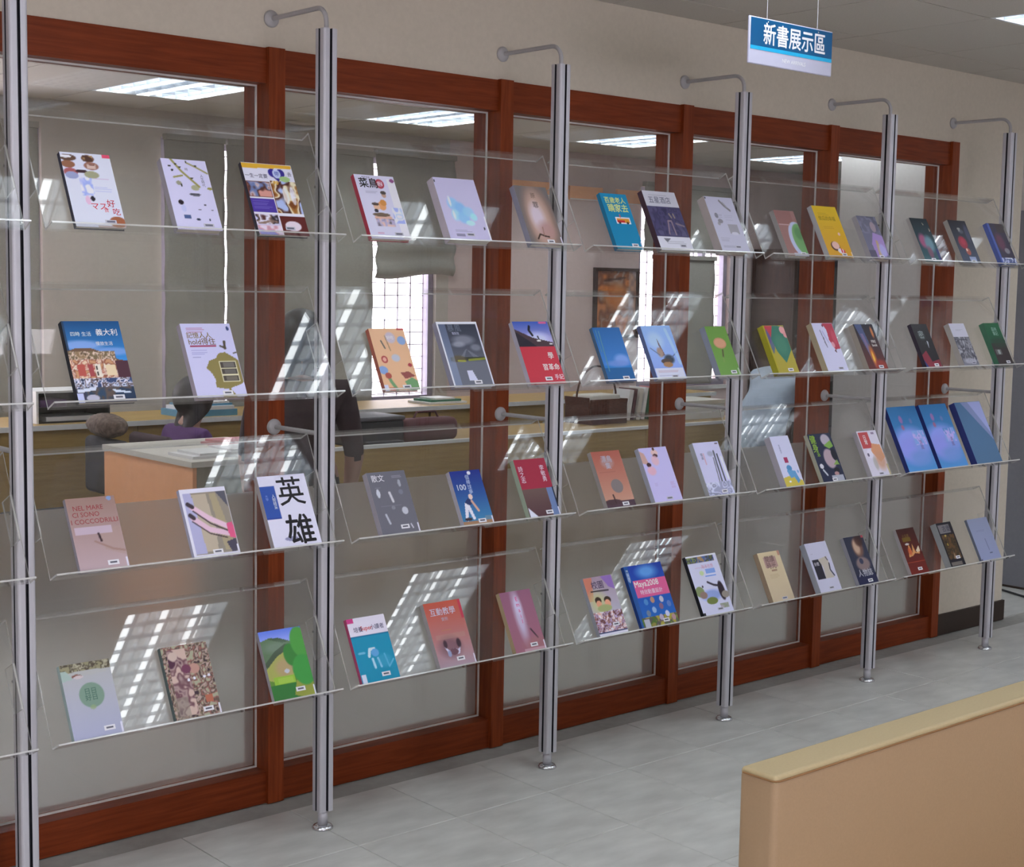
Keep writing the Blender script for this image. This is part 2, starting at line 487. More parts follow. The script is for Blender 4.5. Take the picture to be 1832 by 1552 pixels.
# back wall of the front room with two added daylight windows and one mirrored in the glass
def wall_with_holes(b, x0, x1, y0, y1, z0, z1, holes, mat):
    cx = x0
    for (a, c, d, e) in sorted(holes):
        b.box(cx, a, y0, y1, z0, z1, mat)
        b.box(a, c, y0, y1, z0, d, mat)
        b.box(a, c, y0, y1, e, z1, mat)
        cx = c
    b.box(cx, x1, y0, y1, z0, z1, mat)
bw = [(-3.0, -0.7, 0.98, 2.30), (-0.4, 1.9, 0.98, 2.30), (2.3, 3.68, 0.98, 2.30)]  # first two are unseen, added to light the display wall
b = MB(); wall_with_holes(b, XL, XR, YB - 0.15, YB, 0, HC + 0.2, bw, M_WALL)
structure(b.build('wall_back'))
def make_window(n, x0, x1, z0, z1, y, label, bars_x=1, grille=True, thick=0.15, side=1):
    """daylight window set in a wall whose room face is at y; side=+1 when outdoors lies towards +y"""
    w = structure(empty('window_%d' % n, (x0, y, z0)), label)
    W_, H_ = x1 - x0, z1 - z0
    ya, yb = (0.03, 0.08) if side > 0 else (-0.08, -0.03)
    f = MB()
    for (a, c, d, e) in ((0, W_, 0, 0.05), (0, W_, H_ - 0.05, H_), (0, 0.045, 0.05, H_ - 0.05), (W_ - 0.045, W_, 0.05, H_ - 0.05)):
        f.box(a, c, ya, yb, d, e, M_WFRAME)
    f.build('window_frame', w)
    nb = bars_x + 1
    for k in range(nb):
        a = 0.045 + (W_ - 0.09) * k / nb; c = 0.045 + (W_ - 0.09) * (k + 1) / nb
        MB().box(a + 0.002, c - 0.002, (ya + yb) / 2 - 0.003, (ya + yb) / 2 + 0.003, 0.052, H_ - 0.052, M_WGLASS).build('glass_pane', w)
        if k:
            MB().box(a - 0.02, a + 0.02, ya, yb, 0.05, H_ - 0.05, M_WFRAME).build('window_mullion', w)
    if grille:
        yo = yb + 0.03 if side > 0 else ya - 0.03
        g = MB()
        k = 0.09
        while k < W_:
            g.box(k - 0.004, k + 0.004, yo - 0.004, yo + 0.004, 0, H_, M_GRILLE); k += 0.11
        k = 0.06
        while k < H_:
            g.box(0, W_, yo - 0.004, yo + 0.004, k - 0.003, k + 0.003, M_GRILLE); k += 0.085
        go = g.build('security_grille', w); go['kind'] = 'stuff'
    s = 1 if side > 0 else -1
    MB().box(-0.03, W_ + 0.03, -0.02 if s > 0 else -0.02, 0.02, -0.03, 0.0, M_WHITEP).build('window_sill', w)
    return w
for k, h in enumerate(bw):
    make_window(11 + k, h[0], h[1], h[2], h[3], YB, 'daylight window in the wall opposite the book display', 1, False, side=-1)

b = structure(empty('window_13', (XL, LW[0], LW[2])), 'wide daylight window in the side wall of the reading room')
_f = MB(); _w, _h = LW[1] - LW[0], LW[3] - LW[2]
for (a, c, d, e) in ((0, _w, 0, 0.05), (0, _w, _h - 0.05, _h), (0, 0.05, 0.05, _h - 0.05), (_w - 0.05, _w, 0.05, _h - 0.05), (_w / 3 - 0.02, _w / 3 + 0.02, 0.05, _h - 0.05), (2 * _w / 3 - 0.02, 2 * _w / 3 + 0.02, 0.05, _h - 0.05)):
    _f.box(-0.09, -0.04, a, c, d, e, M_WFRAME)
_f.build('window_frame', b)
for k in range(3):
    MB().box(-0.068, -0.062, _w * k / 3 + 0.055, _w * (k + 1) / 3 - 0.055, 0.055, _h - 0.055, M_WGLASS).build('glass_pane', b)
_m, _nt, _out = new_mat('pink_blind_fabric')
_t = _nt.nodes.new('ShaderNodeBsdfTranslucent'); _t.inputs['Color'].default_value = (0.42, 0.30, 0.31, 1)
_d = _nt.nodes.new('ShaderNodeBsdfDiffuse'); _d.inputs['Color'].default_value = (0.5, 0.42, 0.42, 1)
_x = _nt.nodes.new('ShaderNodeMixShader'); _nt.links.new(_t.outputs[0], _x.inputs[1]); _nt.links.new(_d.outputs[0], _x.inputs[2]); _nt.links.new(_x.outputs[0], _out.inputs['Surface'])
rb = empty('roller_blind', (2.28, YB + 0.01, 1.24)); tag(rb, 'pink roller blind half down at the window opposite the books', 'blind')
MB().box(0, 1.42, 0.010, 0.012, 0.0, 1.06, _m).build('fabric', rb)
MB().tube([(0, 0.03, 1.075), (1.42, 0.03, 1.075)], 0.02, M_WHITEP, 12).build('roller', rb)
MB().box(0, 1.42, 0.006, 0.016, -0.02, 0.0, M_WHITEP).build('bottom_bar', rb)
# office shell
b = MB(); b.box(OXL - 0.15, OXL, 0.45, OYB, 0, HC + 0.2, M_OFFW); structure(b.build('wall_office_left'))
b = MB(); b.box(OXR, OXR + 0.15, WY, OYB, 0, HC + 0.2, M_WALLW); structure(b.build('wall_office_right'))
b = MB(); b.box(XR + 0.18, OXR, WY, WY + 0.15, 0, HC + 0.2, M_WALLW); structure(b.build('wall_office_front'))
oh = [(0.2, 2.075, 0.75, 2.46), (2.82, 4.92, 0.79, 2.46), (6.94, 8.02, 0.82, 2.40)]
b = MB(); wall_with_holes(b, OXL, 5.03, OYB, OYB + 0.15, 0, HC + 0.2, oh[:2], M_OFFW)
wall_with_holes(b, 5.03, OXR, OYB, OYB + 0.15, 0, HC + 0.2, oh[2:], M_OFFP)
structure(b.build('wall_office_back'), 'far office wall with curtained windows')
wl = ['bright office window half hidden by the first aluminium post', 'wide office window under grey roman blinds', 'narrow bright office window beside the framed picture']
for k, h in enumerate(oh):
    make_window(8 + k, h[0], h[1], h[2], h[3], OYB, wl[k], [2, 3, 3][k], True)

# ---- glazed partition: each bay is a window with rails, upright, pane, film and seals
for k in range(-1, 6):
    xa = SP * (k - 1) + 0.038; xb = SP * k - 0.018; xm = SP * k + 0.038
    w = structure(empty('window_%d' % (k + 2), (0, 0, 0)), 'glazed partition bay with mahogany frame and frosted lower glass')
    MB().box(xa, xb, 0.285, 0.405, 2.188, 2.29, M_WOOD_H).build('top_rail', w)
    MB().box(xa, xb, 0.285, 0.405, 0.0, 0.100, M_WOOD_H).build('base_rail', w)
    MB().box(xb, xm, 0.272, 0.412, 0.0, 2.292, M_WOOD_V).build('upright', w)
    MB().box(xa + 0.001, xb - 0.001, 0.345, 0.353, 0.101, 2.187, M_GLASS).build('glass_pane', w)
    MB().box(xa + 0.004, xb - 0.004, 0.3546, 0.3552, 0.104, 0.965, M_FROST).build('frosted_film', w)
    s = MB()
    s.box(xb - 0.004, xb, 0.339, 0.345, 0.10, 2.188, M_SEAL)
    s.box(xa, xa + 0.004, 0.339, 0.345, 0.10, 2.188, M_SEAL)
    s.box(xa + 0.004, xb - 0.004, 0.339, 0.345, 0.10, 0.105, M_SEAL)
    s.box(xa + 0.004, xb - 0.004, 0.339, 0.345, 2.183, 2.188, M_SEAL)
    s.build('glazing_seal', w)

# ------------------------------------------------------------------ ceiling lights
def make_light(name, W_, L_, nt_, nc, nr, tube, fh):
    r = empty(name)
    D = 0.10
    h = MB()
    h.box(0.0, W_, 0.0, L_, D, D + 0.012, M_REFLECT)
    for (a, c, d, e) in ((0, 0.012, 0, L_), (W_ - 0.012, W_, 0, L_), (0.012, W_ - 0.012, 0, 0.012), (0.012, W_ - 0.012, L_ - 0.012, L_)):
        h.box(a, c, d, e, 0.0, D, M_REFLECT)
    h.build('housing', r)
    MB().box(0.013, W_ - 0.013, 0.013, L_ - 0.013, D - 0.003, D - 0.0005, M_GLOWO if tube is M_TUBEO else M_GLOW).build('glow_panel', r)  # glowing sheet added to make the lamp interior look lit
    for k in range(nt_):
        x = W_ * (k + 0.5) / nt_
        for dx in (-0.016, 0.016):
            MB().tube([(x + dx, 0.03, D - 0.022), (x + dx, L_ - 0.03, D - 0.022)], 0.0145, tube, 8).build('fluorescent_tube', r)
    g = MB()
    for k in range(1, nc):
        x = 0.012 + (W_ - 0.024) * k / nc
        g.prism([(x - 0.0015, 0.002), (x + 0.0015, 0.002), (x + 0.004, fh), (x - 0.004, fh)], 'y', 0.0125, L_ - 0.0125, M_FIN)
    for k in range(1, nr):
        y = 0.012 + (L_ - 0.024) * k / nr
        g.prism([(y - 0.0015, 0.002), (y + 0.0015, 0.002), (y + 0.003, fh - 0.002), (y - 0.003, fh - 0.002)], 'x', 0.0125, W_ - 0.0125, M_FIN)
    go = g.build('louvre_grid', r); go['kind'] = 'stuff'
    return r
def copy_thing(src, loc, label=None, group=None):
    r = src.copy(); COL.objects.link(r); r.location = loc
    if label: r['label'] = label
    for ch in src.children:
        c = ch.copy(); COL.objects.link(c); c.parent = r
    return r
lt = None
for (x, y) in FL:
    if lt is None:
        lt = make_light('ceiling_light', CP, 2 * CP, 3, 9, 12, M_TUBE, 0.026); lt.location = (x, y, HC)
        tag(lt, 'long louvred fluorescent light recessed in the ceiling before the book display', 'light', 'ceiling lights of the reading room')
    else:
        copy_thing(lt, (x, y, HC))
lt = None
for (x, y) in OLT:
    if lt is None:
        lt = make_light('ceiling_light', OW, OL, 3, 7, 5, M_TUBEO, 0.050); lt.location = (x, y, HC)
        tag(lt, 'unseen square louvred fluorescent light in the office ceiling behind the glass', 'light', 'ceiling lights of the office')
    else:
        copy_thing(lt, (x, y, HC), ('%s louvred light along the office blinds' % ('first', 'second', 'third', 'fourth', 'fifth', 'sixth', 'seventh')[min(6, max(0, round((x + 1.44) / 1.775)))] if y > 3 else None))

# ------------------------------------------------------------------ display posts
A, RC, SW, SD = 0.0235, 0.007, 0.0042, 0.011
def post_profile():
    """square aluminium extrusion with a groove in the middle of every face"""
    pts, slot = [], []
    def q(p, ang):
        c, s = math.cos(ang), math.sin(ang)
        return (p[0] * c - p[1] * s, p[0] * s + p[1] * c)
    for k in range(4):
        a = k * math.pi / 2
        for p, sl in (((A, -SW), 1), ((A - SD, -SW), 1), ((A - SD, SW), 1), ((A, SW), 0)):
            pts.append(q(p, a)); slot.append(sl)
        for t in range(4):
            an = t / 3 * math.pi / 2
            pts.append(q((A - RC + RC * math.cos(an), A - RC + RC * math.sin(an)), a)); slot.append(0)
    return pts, slot
PP, PSL = post_profile()
def make_post():
    r = empty('display_post')
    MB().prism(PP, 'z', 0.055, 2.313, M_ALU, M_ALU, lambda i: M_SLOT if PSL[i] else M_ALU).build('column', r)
    MB().lathe((0, 0, 0), 'z', [(0.0, 0.012), (0.015, 0.012), (0.015, 0.0552), (0.0, 0.0552)], M_ALU, 16).build('foot_stem', r)
    MB().lathe((0, 0, 0), 'z', [(0.0, 0.0), (0.031, 0.0), (0.032, 0.004), (0.027, 0.010), (0.017, 0.013), (0.0, 0.0135)], M_CHROME, 24).build('foot_plate', r)
    pts = [(0, 0, 2.3130), (0, 0, 2.328)]
    for t in range(7):
        a = t / 6 * math.pi / 2
        pts.append((0, 0.045 - 0.045 * math.cos(a), 2.331 + 0.045 * math.sin(a)))
    pts.append((0, WY - 0.006, 2.376))
    MB().tube(pts, 0.0068, M_GREYROD, 12).build('top_arm', r)
    MB().lathe((0, 0, 2.376), 'y', [(0.0, WY), (0.025, WY), (0.025, WY - 0.004), (0.021, WY - 0.009), (0.009, WY - 0.013), (0.0, WY - 0.0135)], M_GREYROD, 24).build('wall_flange', r)
    MB().tube([(0, A, 1.17), (0, 0.266, 1.17)], 0.0068, M_GREYROD, 12).build('middle_arm', r)
    MB().lathe((0, 0, 1.17), 'y', [(0.0, 0.272), (0.024, 0.272), (0.024, 0.268), (0.020, 0.263), (0.009, 0.259), (0.0, 0.2585)], M_GREYROD, 24).build('wall_flange', r)
    return r
PL = ['grooved aluminium display post %s' % s for s in (
    'at the start of the row before the empty bay', 'left of the Italian harbour book',
    'right of the black brush lettering book', 'between the pink email book and the twin children book',
    'between the whale book and the beige-cream book', 'between the grey portrait book and the red flame book',
    'at the end of the row before the cream wall')]
post = None
for k in range(-1, 6):
    if post is None:
        post = make_post(); post.location = (SP * k, 0, 0); tag(post, PL[k + 1], 'post', 'aluminium posts of the book display')
    else:
        copy_thing(post, (SP * k, 0, 0), PL[k + 1])

# ------------------------------------------------------------------ acrylic shelves
TH = math.radians(26.8)
UY, UZ = math.sin(TH), math.cos(TH)          # up the slope
NY, NZ = -math.cos(TH), math.sin(TH)         # out of the slope
YBEND = -0.1036
ZROW = [1.7228, 1.2902, 0.8673, 0.4398]
SL, SLIP, ST, SG = 0.342, 0.040, 0.0045, 0.0255
def sp(s, n):
    return (UY * s + NY * n, UZ * s + NZ * n)
def make_shelf():
    r = empty('acrylic_shelf')
    x0, x1 = SG, SP - SG
    TF = 0.038
    poly = [sp(SL, 0), sp(0.0, 0.0), sp(0.0, SLIP), sp(-ST, SLIP), sp(-ST, -ST), sp(SL - ST, -ST), sp(SL - ST, -TF), sp(SL, -TF)]
    MB().prism(poly, 'x', x0, x1, M_ACR, M_ACRE, lambda i: M_ACRE if i in (2, 6) else M_ACR).build('bent_sheet', r)
    for (a, c, pa, pc) in ((x0, x0 + 0.004, A + 0.0003, x0), (x1 - 0.004, x1, x1, SP - A - 0.0003)):
        pl = [sp(0.110, -ST), sp(0.228, -ST), sp(0.228, -0.062), sp(0.110, -0.062)]
        br = MB().prism(pl, 'x', a, c, M_ACR, M_ACR, lambda i: M_ACRE).build('support_bracket', r)
        y, z = 0.0, 0.0
        yy, zz = sp(0.19, -0.040)
        MB().tube([(pa, yy, zz), (pc, yy, zz)], 0.004, M_CHROME, 8).build('mounting_pin', br)
    return r
ROWN = ['top', 'second', 'third', 'bottom']
BAYN = ['in the empty bay at the start of the row', 'between the first and second posts', 'between the second and third posts', 'between the third and fourth posts',
        'between the fourth and fifth posts', 'between the fifth post and the cream wall end']
shelf = None
for r_ in range(4):
    for k in range(6):
        lab = 'clear acrylic book shelf, %s tier, %s' % (ROWN[r_], BAYN[k])
        loc = (SP * (k - 1), YBEND, ZROW[r_])
        if shelf is None:
            shelf = make_shelf(); shelf.location = loc; tag(shelf, lab, 'shelf', 'acrylic shelves of the book display')
        else:
            s = copy_thing(shelf, loc, lab)
            for src, dst in zip(shelf.children, s.children):
                for g in src.children:
                    d = g.copy(); COL.objects.link(d); d.parent = dst

# ------------------------------------------------------------------ text helper
TXT = []
def text_geo(jobs):
    """jobs: (string, offset) -> list of (verts Nx2, faces), normalised: size 1, centred"""
    obs = []
    for (s, off) in jobs:
        c = bpy.data.curves.new('lettering', 'FONT')
        c.body = s; c.size = 1.0; c.resolution_u = 2
        c.align_x = 'CENTER'; c.space_line = 0.95
        o = bpy.data.objects.new('lettering', c); COL.objects.link(o); obs.append(o)
    bpy.context.view_layer.update()
    dg = bpy.context.evaluated_depsgraph_get()
    res = []
    for o, (s, off) in zip(obs, jobs):
        me = bpy.data.meshes.new_from_object(o.evaluated_get(dg))
        v = np.empty(len(me.vertices) * 3); me.vertices.foreach_get('co', v); v = v.reshape(-1, 3)[:, :2]; lay = np.zeros(len(me.vertices))
        f = [tuple(p.vertices) for p in me.polygons]
        if len(v):
            v = v - (v.max(0) + v.min(0)) / 2
            off = min(0.6 * off, 0.016)
            if off > 0.003:                    # heavier weight: the glyphs struck again with a small shift
                sh = [(off, 0), (-off, 0), (0, off), (0, -off)]
                n0, f0 = len(v), list(f)
                v = np.concatenate([v] + [v + np.array(q) for q in sh]); lay = np.repeat(np.arange(5.0), n0)
                for q in range(len(sh)):
                    f += [tuple(i + n0 * (q + 1) for i in g) for g in f0]
        res.append((np.column_stack([v, lay]) if len(v) else v, f))
        bpy.data.meshes.remove(me)
    for o in obs:
        c = o.data; bpy.data.objects.remove(o); bpy.data.curves.remove(c)
    return res

# ------------------------------------------------------------------ hanging sign
sg = empty('hanging_sign', (2.002, -0.6, 2.282))
tag(sg, 'blue and white hanging sign with Chinese lettering for new books', 'sign')
SWD, SH = 0.405, 0.1395
b = MB(); b.rbox(0, SWD, -0.004, 0.004, 0, SH, 0.0035, M_SIGNW, 3); b.build('board', sg)
MB().box(0.006, SWD - 0.004, -0.0052, -0.0041, 0.054, SH - 0.004, M_SIGNB).build('blue_panel', sg)
MB().box(0.006, SWD - 0.004, -0.0053, -0.0041, 0.043, 0.0539, M_SIGNL).build('blue_stripe', sg)
(tv, tf), (ev, ef) = text_geo([('新書展示區', 0.040), ('NEW ARRIVALS', 0.020)])
k = 0.30 / 4.9
MB().add([(SWD * 0.53 + x * k, -0.0058 - 0.00006 * q, 0.094 + y * k * 1.12) for x, y, q in tv], tf, M_SIGNT).build('chinese_lettering', sg)
k = 0.0165
MB().add([(SWD * 0.53 + x * k, -0.0046 - 0.00006 * q, 0.023 + y * k) for x, y, q in ev], ef, M_SIGNT).build('english_lettering', sg)
for x in (0.085, SWD - 0.075):
    MB().tube([(x, 0, SH - 0.001), (x, 0, HC - 2.282)], 0.0008, M_WHITE, 6).build('hanging_wire', sg)
    MB().lathe((x, -0.0052, SH - 0.011), 'y', [(0, 0), (0.0028, 0), (0.0028, -0.001), (0, -0.0012)], M_CHROME, 10).build('screw', sg)

# ------------------------------------------------------------------ sofa
so = empty('sofa', (0.42, -1.967, 0))
tag(so, 'tan leatherette sofa seen from over its high straight back', 'sofa')
LN = 2.0
HB = 0.80
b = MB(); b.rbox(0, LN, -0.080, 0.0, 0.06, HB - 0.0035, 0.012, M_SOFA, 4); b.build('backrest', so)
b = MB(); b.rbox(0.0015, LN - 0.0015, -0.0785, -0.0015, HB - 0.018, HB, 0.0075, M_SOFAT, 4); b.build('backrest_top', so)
sm = MB()
e = 0.0004
zz = HB - 0.0085
sm.tube([(-e - 0.0006, -0.010, zz), (-e, -0.070, zz), (0.003, -0.0775, zz), (0.012, -0.0804, zz), (LN - 0.012, -0.0804, zz)], 0.0017, M_SEAM, 6)
sm.build('seam', so)
b = MB(); b.rbox(0.02, LN - 0.02, -0.72, -0.085, 0.08, 0.26, 0.02, M_SOFA, 3); b.build('seat_base', so)
for k in range(3):
    a = 0.03 + k * (LN - 0.06) / 3
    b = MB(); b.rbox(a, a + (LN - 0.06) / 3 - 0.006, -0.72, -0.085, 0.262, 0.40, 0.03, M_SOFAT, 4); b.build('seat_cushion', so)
for (x, y) in ((0.06, -0.05), (LN - 0.06, -0.05), (0.06, -0.66), (LN - 0.06, -0.66)):
    MB().lathe((x, y, 0), 'z', [(0, 0), (0.02, 0), (0.025, 0.085), (0, 0.085)], M_BLACK, 12).build('leg', so)

# power cable along the far skirting
cb = MB().tube([(5.80, 1.2, 0.006), (5.78, 0.9, 0.006), (5.76, 0.66, 0.007), (5.66, 0.40, 0.006), (5.70, 0.1, 0.006), (5.8, -0.4, 0.006)], 0.006, M_CABLE, 8).build('power_cable')
tag(cb, 'black power cable lying on the floor before the pale end wall', 'cable')

# ------------------------------------------------------------------ office furniture
def blind(name, x0, x1, z0, z1, label, fold=0.0, seed=0):
    r = empty(name, (x0, OYB - 0.05, z0)); rnd = random.Random(seed)
    tag(r, label, 'blind', 'grey blinds at the office windows')
    n = max(3, int((z1 - z0) / 0.26)); Wd = x1 - x0
    prof_z = np.linspace(0, z1 - z0, n * 8 + 1)
    vs, fs = [], []
    nx = 14
    for z in prof_z:
        for i in range(nx + 1):
            x = Wd * i / nx
            d = (0.012 if fold else 0.005) * math.cos(z / (z1 - z0) * n * 2 * math.pi) + 0.006 * math.sin(x * 9 + seed)
            zz = z
            if fold and z < 0.25:
                d += -0.02 * math.sin(z / 0.25 * 3 * math.pi)
                zz = z + 0.02 * math.sin(x / Wd * 5 + seed) * (1 - z / 0.25)
            vs.append((x, d, zz))
    m = len(vs)
    vs += [(x, y + 0.004, z) for x, y, z in vs]
    rows = len(prof_z)
    for j in range(rows - 1):
        for i in range(nx):
            a = j * (nx + 1) + i
            fs.append((a, a + 1, a + nx + 2, a + nx + 1)); fs.append((m + a, m + a + nx + 1, m + a + nx + 2, m + a + 1))
    for i in range(nx):
        fs.append((i, m + i, m + i + 1, i + 1))
    for j in range(rows - 1):
        a = j * (nx + 1); fs.append((a, a + nx + 1, m + a + nx + 1, m + a))
        c = a + nx; fs.append((c, m + c, m + c + nx + 1, c + nx + 1))
    MB().add(vs, fs, M_BLIND, True).build('fabric', r)
    MB().box(0, Wd, -0.02, 0.03, z1 - z0, z1 - z0 + 0.035, M_BLIND).build('head_rail', r)
    return r
blind('roman_blind', 1.72, 2.035, 0.78, 2.44, 'grey fabric blind beside the first aluminium post', seed=1)
blind('roman_blind', 2.82, 3.221, 0.80, 2.44, 'grey fabric blind behind the white tree-branch book', seed=2)
blind('roman_blind', 3.239, 4.347, 0.80, 2.44, 'wide grey fabric blind behind the second post', seed=3)
blind('roman_blind', 4.367, 5.04, 1.66, 2.46, 'grey roman blind half raised above the bright office window', fold=1, seed=4)
blind('roman_blind', 6.935, 8.03, 1.90, 2.40, 'grey blind above the narrow window by the framed picture', seed=5)
blind('roman_blind', 7.06, 7.78, 0.84, 1.84, 'grey blind lowered beside the window grille behind the green book', seed=6)

# orange valance boards high on the office wall
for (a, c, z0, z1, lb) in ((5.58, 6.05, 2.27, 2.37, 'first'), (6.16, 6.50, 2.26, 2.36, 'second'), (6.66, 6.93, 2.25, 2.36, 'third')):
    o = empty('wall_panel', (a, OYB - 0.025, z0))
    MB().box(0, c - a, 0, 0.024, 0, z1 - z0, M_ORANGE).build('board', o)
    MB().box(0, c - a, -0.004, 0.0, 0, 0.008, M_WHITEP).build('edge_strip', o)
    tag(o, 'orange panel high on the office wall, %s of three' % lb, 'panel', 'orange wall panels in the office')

# framed picture
pf = empty('framed_picture', (6.44, OYB - 0.03, 1.22)); tag(pf, 'framed orange and brown painting on the far office wall', 'picture')
f = MB()
for (a, c, d, e2) in ((0, 0.48, 0, 0.025), (0, 0.48, 0.515, 0.54), (0, 0.025, 0.025, 0.515), (0.455, 0.48, 0.025, 0.515)):
    f.box(a, c, 0, 0.029, d, e2, M_DKWOOD)
f.build('frame', pf)

# low oak cabinets along the far side, worktop, desk
for k, (a, c) in enumerate(((0.2, 1.5), (1.5, 2.8), (2.8, 4.1), (4.1, 5.4), (5.4, 6.7))):
    r = empty('low_cabinet', (a, 3.6, 0))
    tag(r, 'low oak cabinet under the long office worktop, %s in the row' % ('first', 'second', 'third', 'fourth', 'fifth')[k], 'cabinet', 'low oak cabinets in the office')
    MB().box(0.004, c - a - 0.004, 0.02, 0.5, 0.06, 0.84, M_OAK).build('carcass', r)
    MB().box(0.03, c - a - 0.03, 0.05, 0.48, 0.0, 0.06, M_BLACK).build('plinth', r)
    for d in range(2):
        x0 = 0.006 + d * (c - a - 0.012) / 2; x1 = x0 + (c - a - 0.012) / 2 - 0.004
        dr = MB().box(x0, x1, 0.0, 0.019, 0.07, 0.838, M_OAK).build('door', r)
        xh = x1 - 0.05 if d == 0 else x0 + 0.05
        MB().tube([(xh, -0.012, 0.58), (xh, -0.012, 0.70)], 0.005, M_CHROME, 8).build('handle', dr)
wt = MB(); wt = empty('worktop', (0.18, 3.58, 0.8403)); MB().box(0, 6.54, 0.0005, 0.54, 0, 0.027, M_OAK).build('board', wt); MB().box(0, 6.54, -0.006, 0, 0.0004, 0.0268, M_WHITEP).build('edge_strip', wt); tag(wt, 'long oak worktop with white edge over the office cabinets', 'worktop')
dk = empty('office_desk', (2.32, 2.3, 0)); tag(dk, 'long oak office desk with white edge behind the glass partition', 'desk')
DL = 3.50
MB().box(0, DL, 0.021, 0.62, 0.775, 0.80, M_OAK).build('desktop', dk)
for k in range(3):
    MB().box(k * DL / 3 + 0.002, (k + 1) * DL / 3 - 0.002, 0.0, 0.02, 0.02, 0.805, M_OAK).build('front_panel', dk)
MB().box(0, DL, -0.003, 0.024, 0.8052, 0.822, M_WHITEP).build('edge_rail', dk)
for k in range(4):
    a = k * (DL - 0.03) / 3
    MB().box(a, a + 0.03, 0.03, 0.60, 0.0, 0.774, M_WHITEP).build('leg', dk)
oc = empty('side_cabinet', (1.6, 2.03, 0)); tag(oc, 'orange-sided office cabinet with cream top and magazines on it', 'cabinet')
MB().box(0.02, 0.64, 0.02, 0.83, 0.0, 0.815, M_CREAMTOP).build('carcass', oc)
MB().box(0.0, 0.019, 0.0, 0.83, 0.0, 0.815, M_ORANGE).build('side_panel', oc)
MB().box(0.02, 0.64, 0.0, 0.019, 0.0, 0.815, pbr('grey_green_laminate', (0.30, 0.28, 0.20), 0.5)).build('front_panel', oc)
MB().box(-0.01, 0.65, -0.01, 0.83, 0.8155, 0.84, M_CREAMTOP).build('top', oc)
def stack(name, x, y, z, items, label, cat):
    r = empty(name, (x, y, z)); zc = 0
    tag(r, label, cat)
    for i, (w, d, h, ox, oy, mt) in enumerate(items):
        MB().box(ox, ox + w, oy, oy + d, zc, zc + h, mt).build('sheet', r); zc += h + 0.0003
    return r
stack('magazine_pile', 1.64, 2.10, 0.8403, [(0.30, 0.22, 0.012, 0, 0, M_PAPER), (0.28, 0.20, 0.010, 0.04, 0.01, M_WHITEP), (0.22, 0.20, 0.008, 0.20, 0.02, M_PAPER)], 'pile of white magazines on the orange-sided cabinet', 'magazines')
stack('magazine_pile', 1.98, 2.44, 0.8403, [(0.24, 0.20, 0.012, 0, 0, M_PINKP), (0.20, 0.20, 0.010, 0.03, 0.01, M_PINKP)], 'pink magazines on the orange-sided cabinet', 'magazines')
stack('paper_pile', 2.42, 3.62, 0.8678, [(0.34, 0.24, 0.035, 0, 0, M_BLUEP), (0.30, 0.22, 0.02, 0.02, 0, M_PAPER), (0.28, 0.2, 0.012, 0.04, 0.02, M_BLUEP), (0.2, 0.18, 0.01, 0.1, 0.02, M_PAPER)], 'blue and white papers on the worktop beyond the seated person', 'papers')
stack('paper_pile', 4.14, 3.66, 0.8678, [(0.30, 0.22, 0.012, 0, 0, M_PAPER), (0.24, 0.18, 0.014, 0.03, 0.02, M_GREENP), (0.16, 0.16, 0.01, 0.06, 0.02, M_PAPER)], 'green and white papers on the worktop by the bright window', 'papers')
# open black organiser
og = empty('desk_organiser', (1.62, 3.66, 0.8678)); tag(og, 'dark open desk organiser with white frame on the office worktop', 'organiser')
o_ = MB(); o_.box(0, 0.4, 0.26, 0.27, 0, 0.155, M_BLACK); o_.build('back_panel', og)
MB().box(0, 0.012, 0, 0.2595, 0, 0.155, M_WHITEP).build('side_panel', og); MB().box(0.388, 0.4, 0, 0.2595, 0, 0.155, M_BLACK).build('side_panel', og)
MB().box(0.0125, 0.3875, 0, 0.2595, 0.0, 0.008, M_BLACK).build('shelf', og); MB().box(0.0125, 0.3875, 0, 0.2595, 0.075, 0.082, M_BLACK).build('shelf', og); MB().box(0, 0.4, 0, 0.2695, 0.1552, 0.165, M_WHITEP).build('top', og)
MB().box(0.03, 0.17, 0.02, 0.22, 0.0825, 0.118, M_PURPLE).build('folder', og); MB().box(0.06, 0.35, 0.02, 0.22, 0.0085, 0.03, M_PAPER).build('folder', og)
# monitors / printer / bag
mo = empty('monitor', (3.42, 3.78, 0.8678)); tag(mo, 'black flat monitor on the worktop before the bright window', 'monitor')
MB().rbox(-0.17, 0.17, -0.012, 0.018, 0.03, 0.125, 0.006, M_BLACK, 2).build('screen', mo); MB().box(-0.03, 0.03, 0.0, 0.03, 0.006, 0.034, M_BLACK).build('stand', mo); MB().box(-0.1, 0.1, -0.06, 0.08, 0, 0.006, M_BLACK).build('base', mo)
pr = empty('printer', (2.70, 2.40, 0.8002)); tag(pr, 'black printer standing on the oak office desk', 'printer')
MB().rbox(0, 0.30, 0, 0.26, 0.0, 0.125, 0.012, M_BLACK, 3).build('body', pr); MB().rbox(-0.004, 0.304, -0.004, 0.262, 0.1255, 0.148, 0.008, M_DGREY, 3).build('lid', pr); MB().box(0.04, 0.26, -0.05, -0.001, 0.02, 0.028, M_DGREY).build('paper_tray', pr)
bg = empty('document_bag', (3.04, 2.45, 0.8002)); tag(bg, 'maroon document bag lying on the oak office desk', 'bag')
MB().rbox(0, 0.36, 0, 0.12, 0.0, 0.12, 0.035, M_MAROON, 4).build('body', bg); MB().tube([(0.10, 0.06, 0.118), (0.12, 0.06, 0.15), (0.24, 0.06, 0.15), (0.26, 0.06, 0.118)], 0.006, M_MAROON, 8).build('handle', bg)
bs = empty('wicker_basket', (4.72, 2.78, 0.8002)); tag(bs, 'dark wicker basket with tall arched handle on the office desk', 'basket')
sb = MB()
pf2 = [(-0.145, 0.0), (0.145, 0.0), (0.165, 0.15), (-0.165, 0.15)]
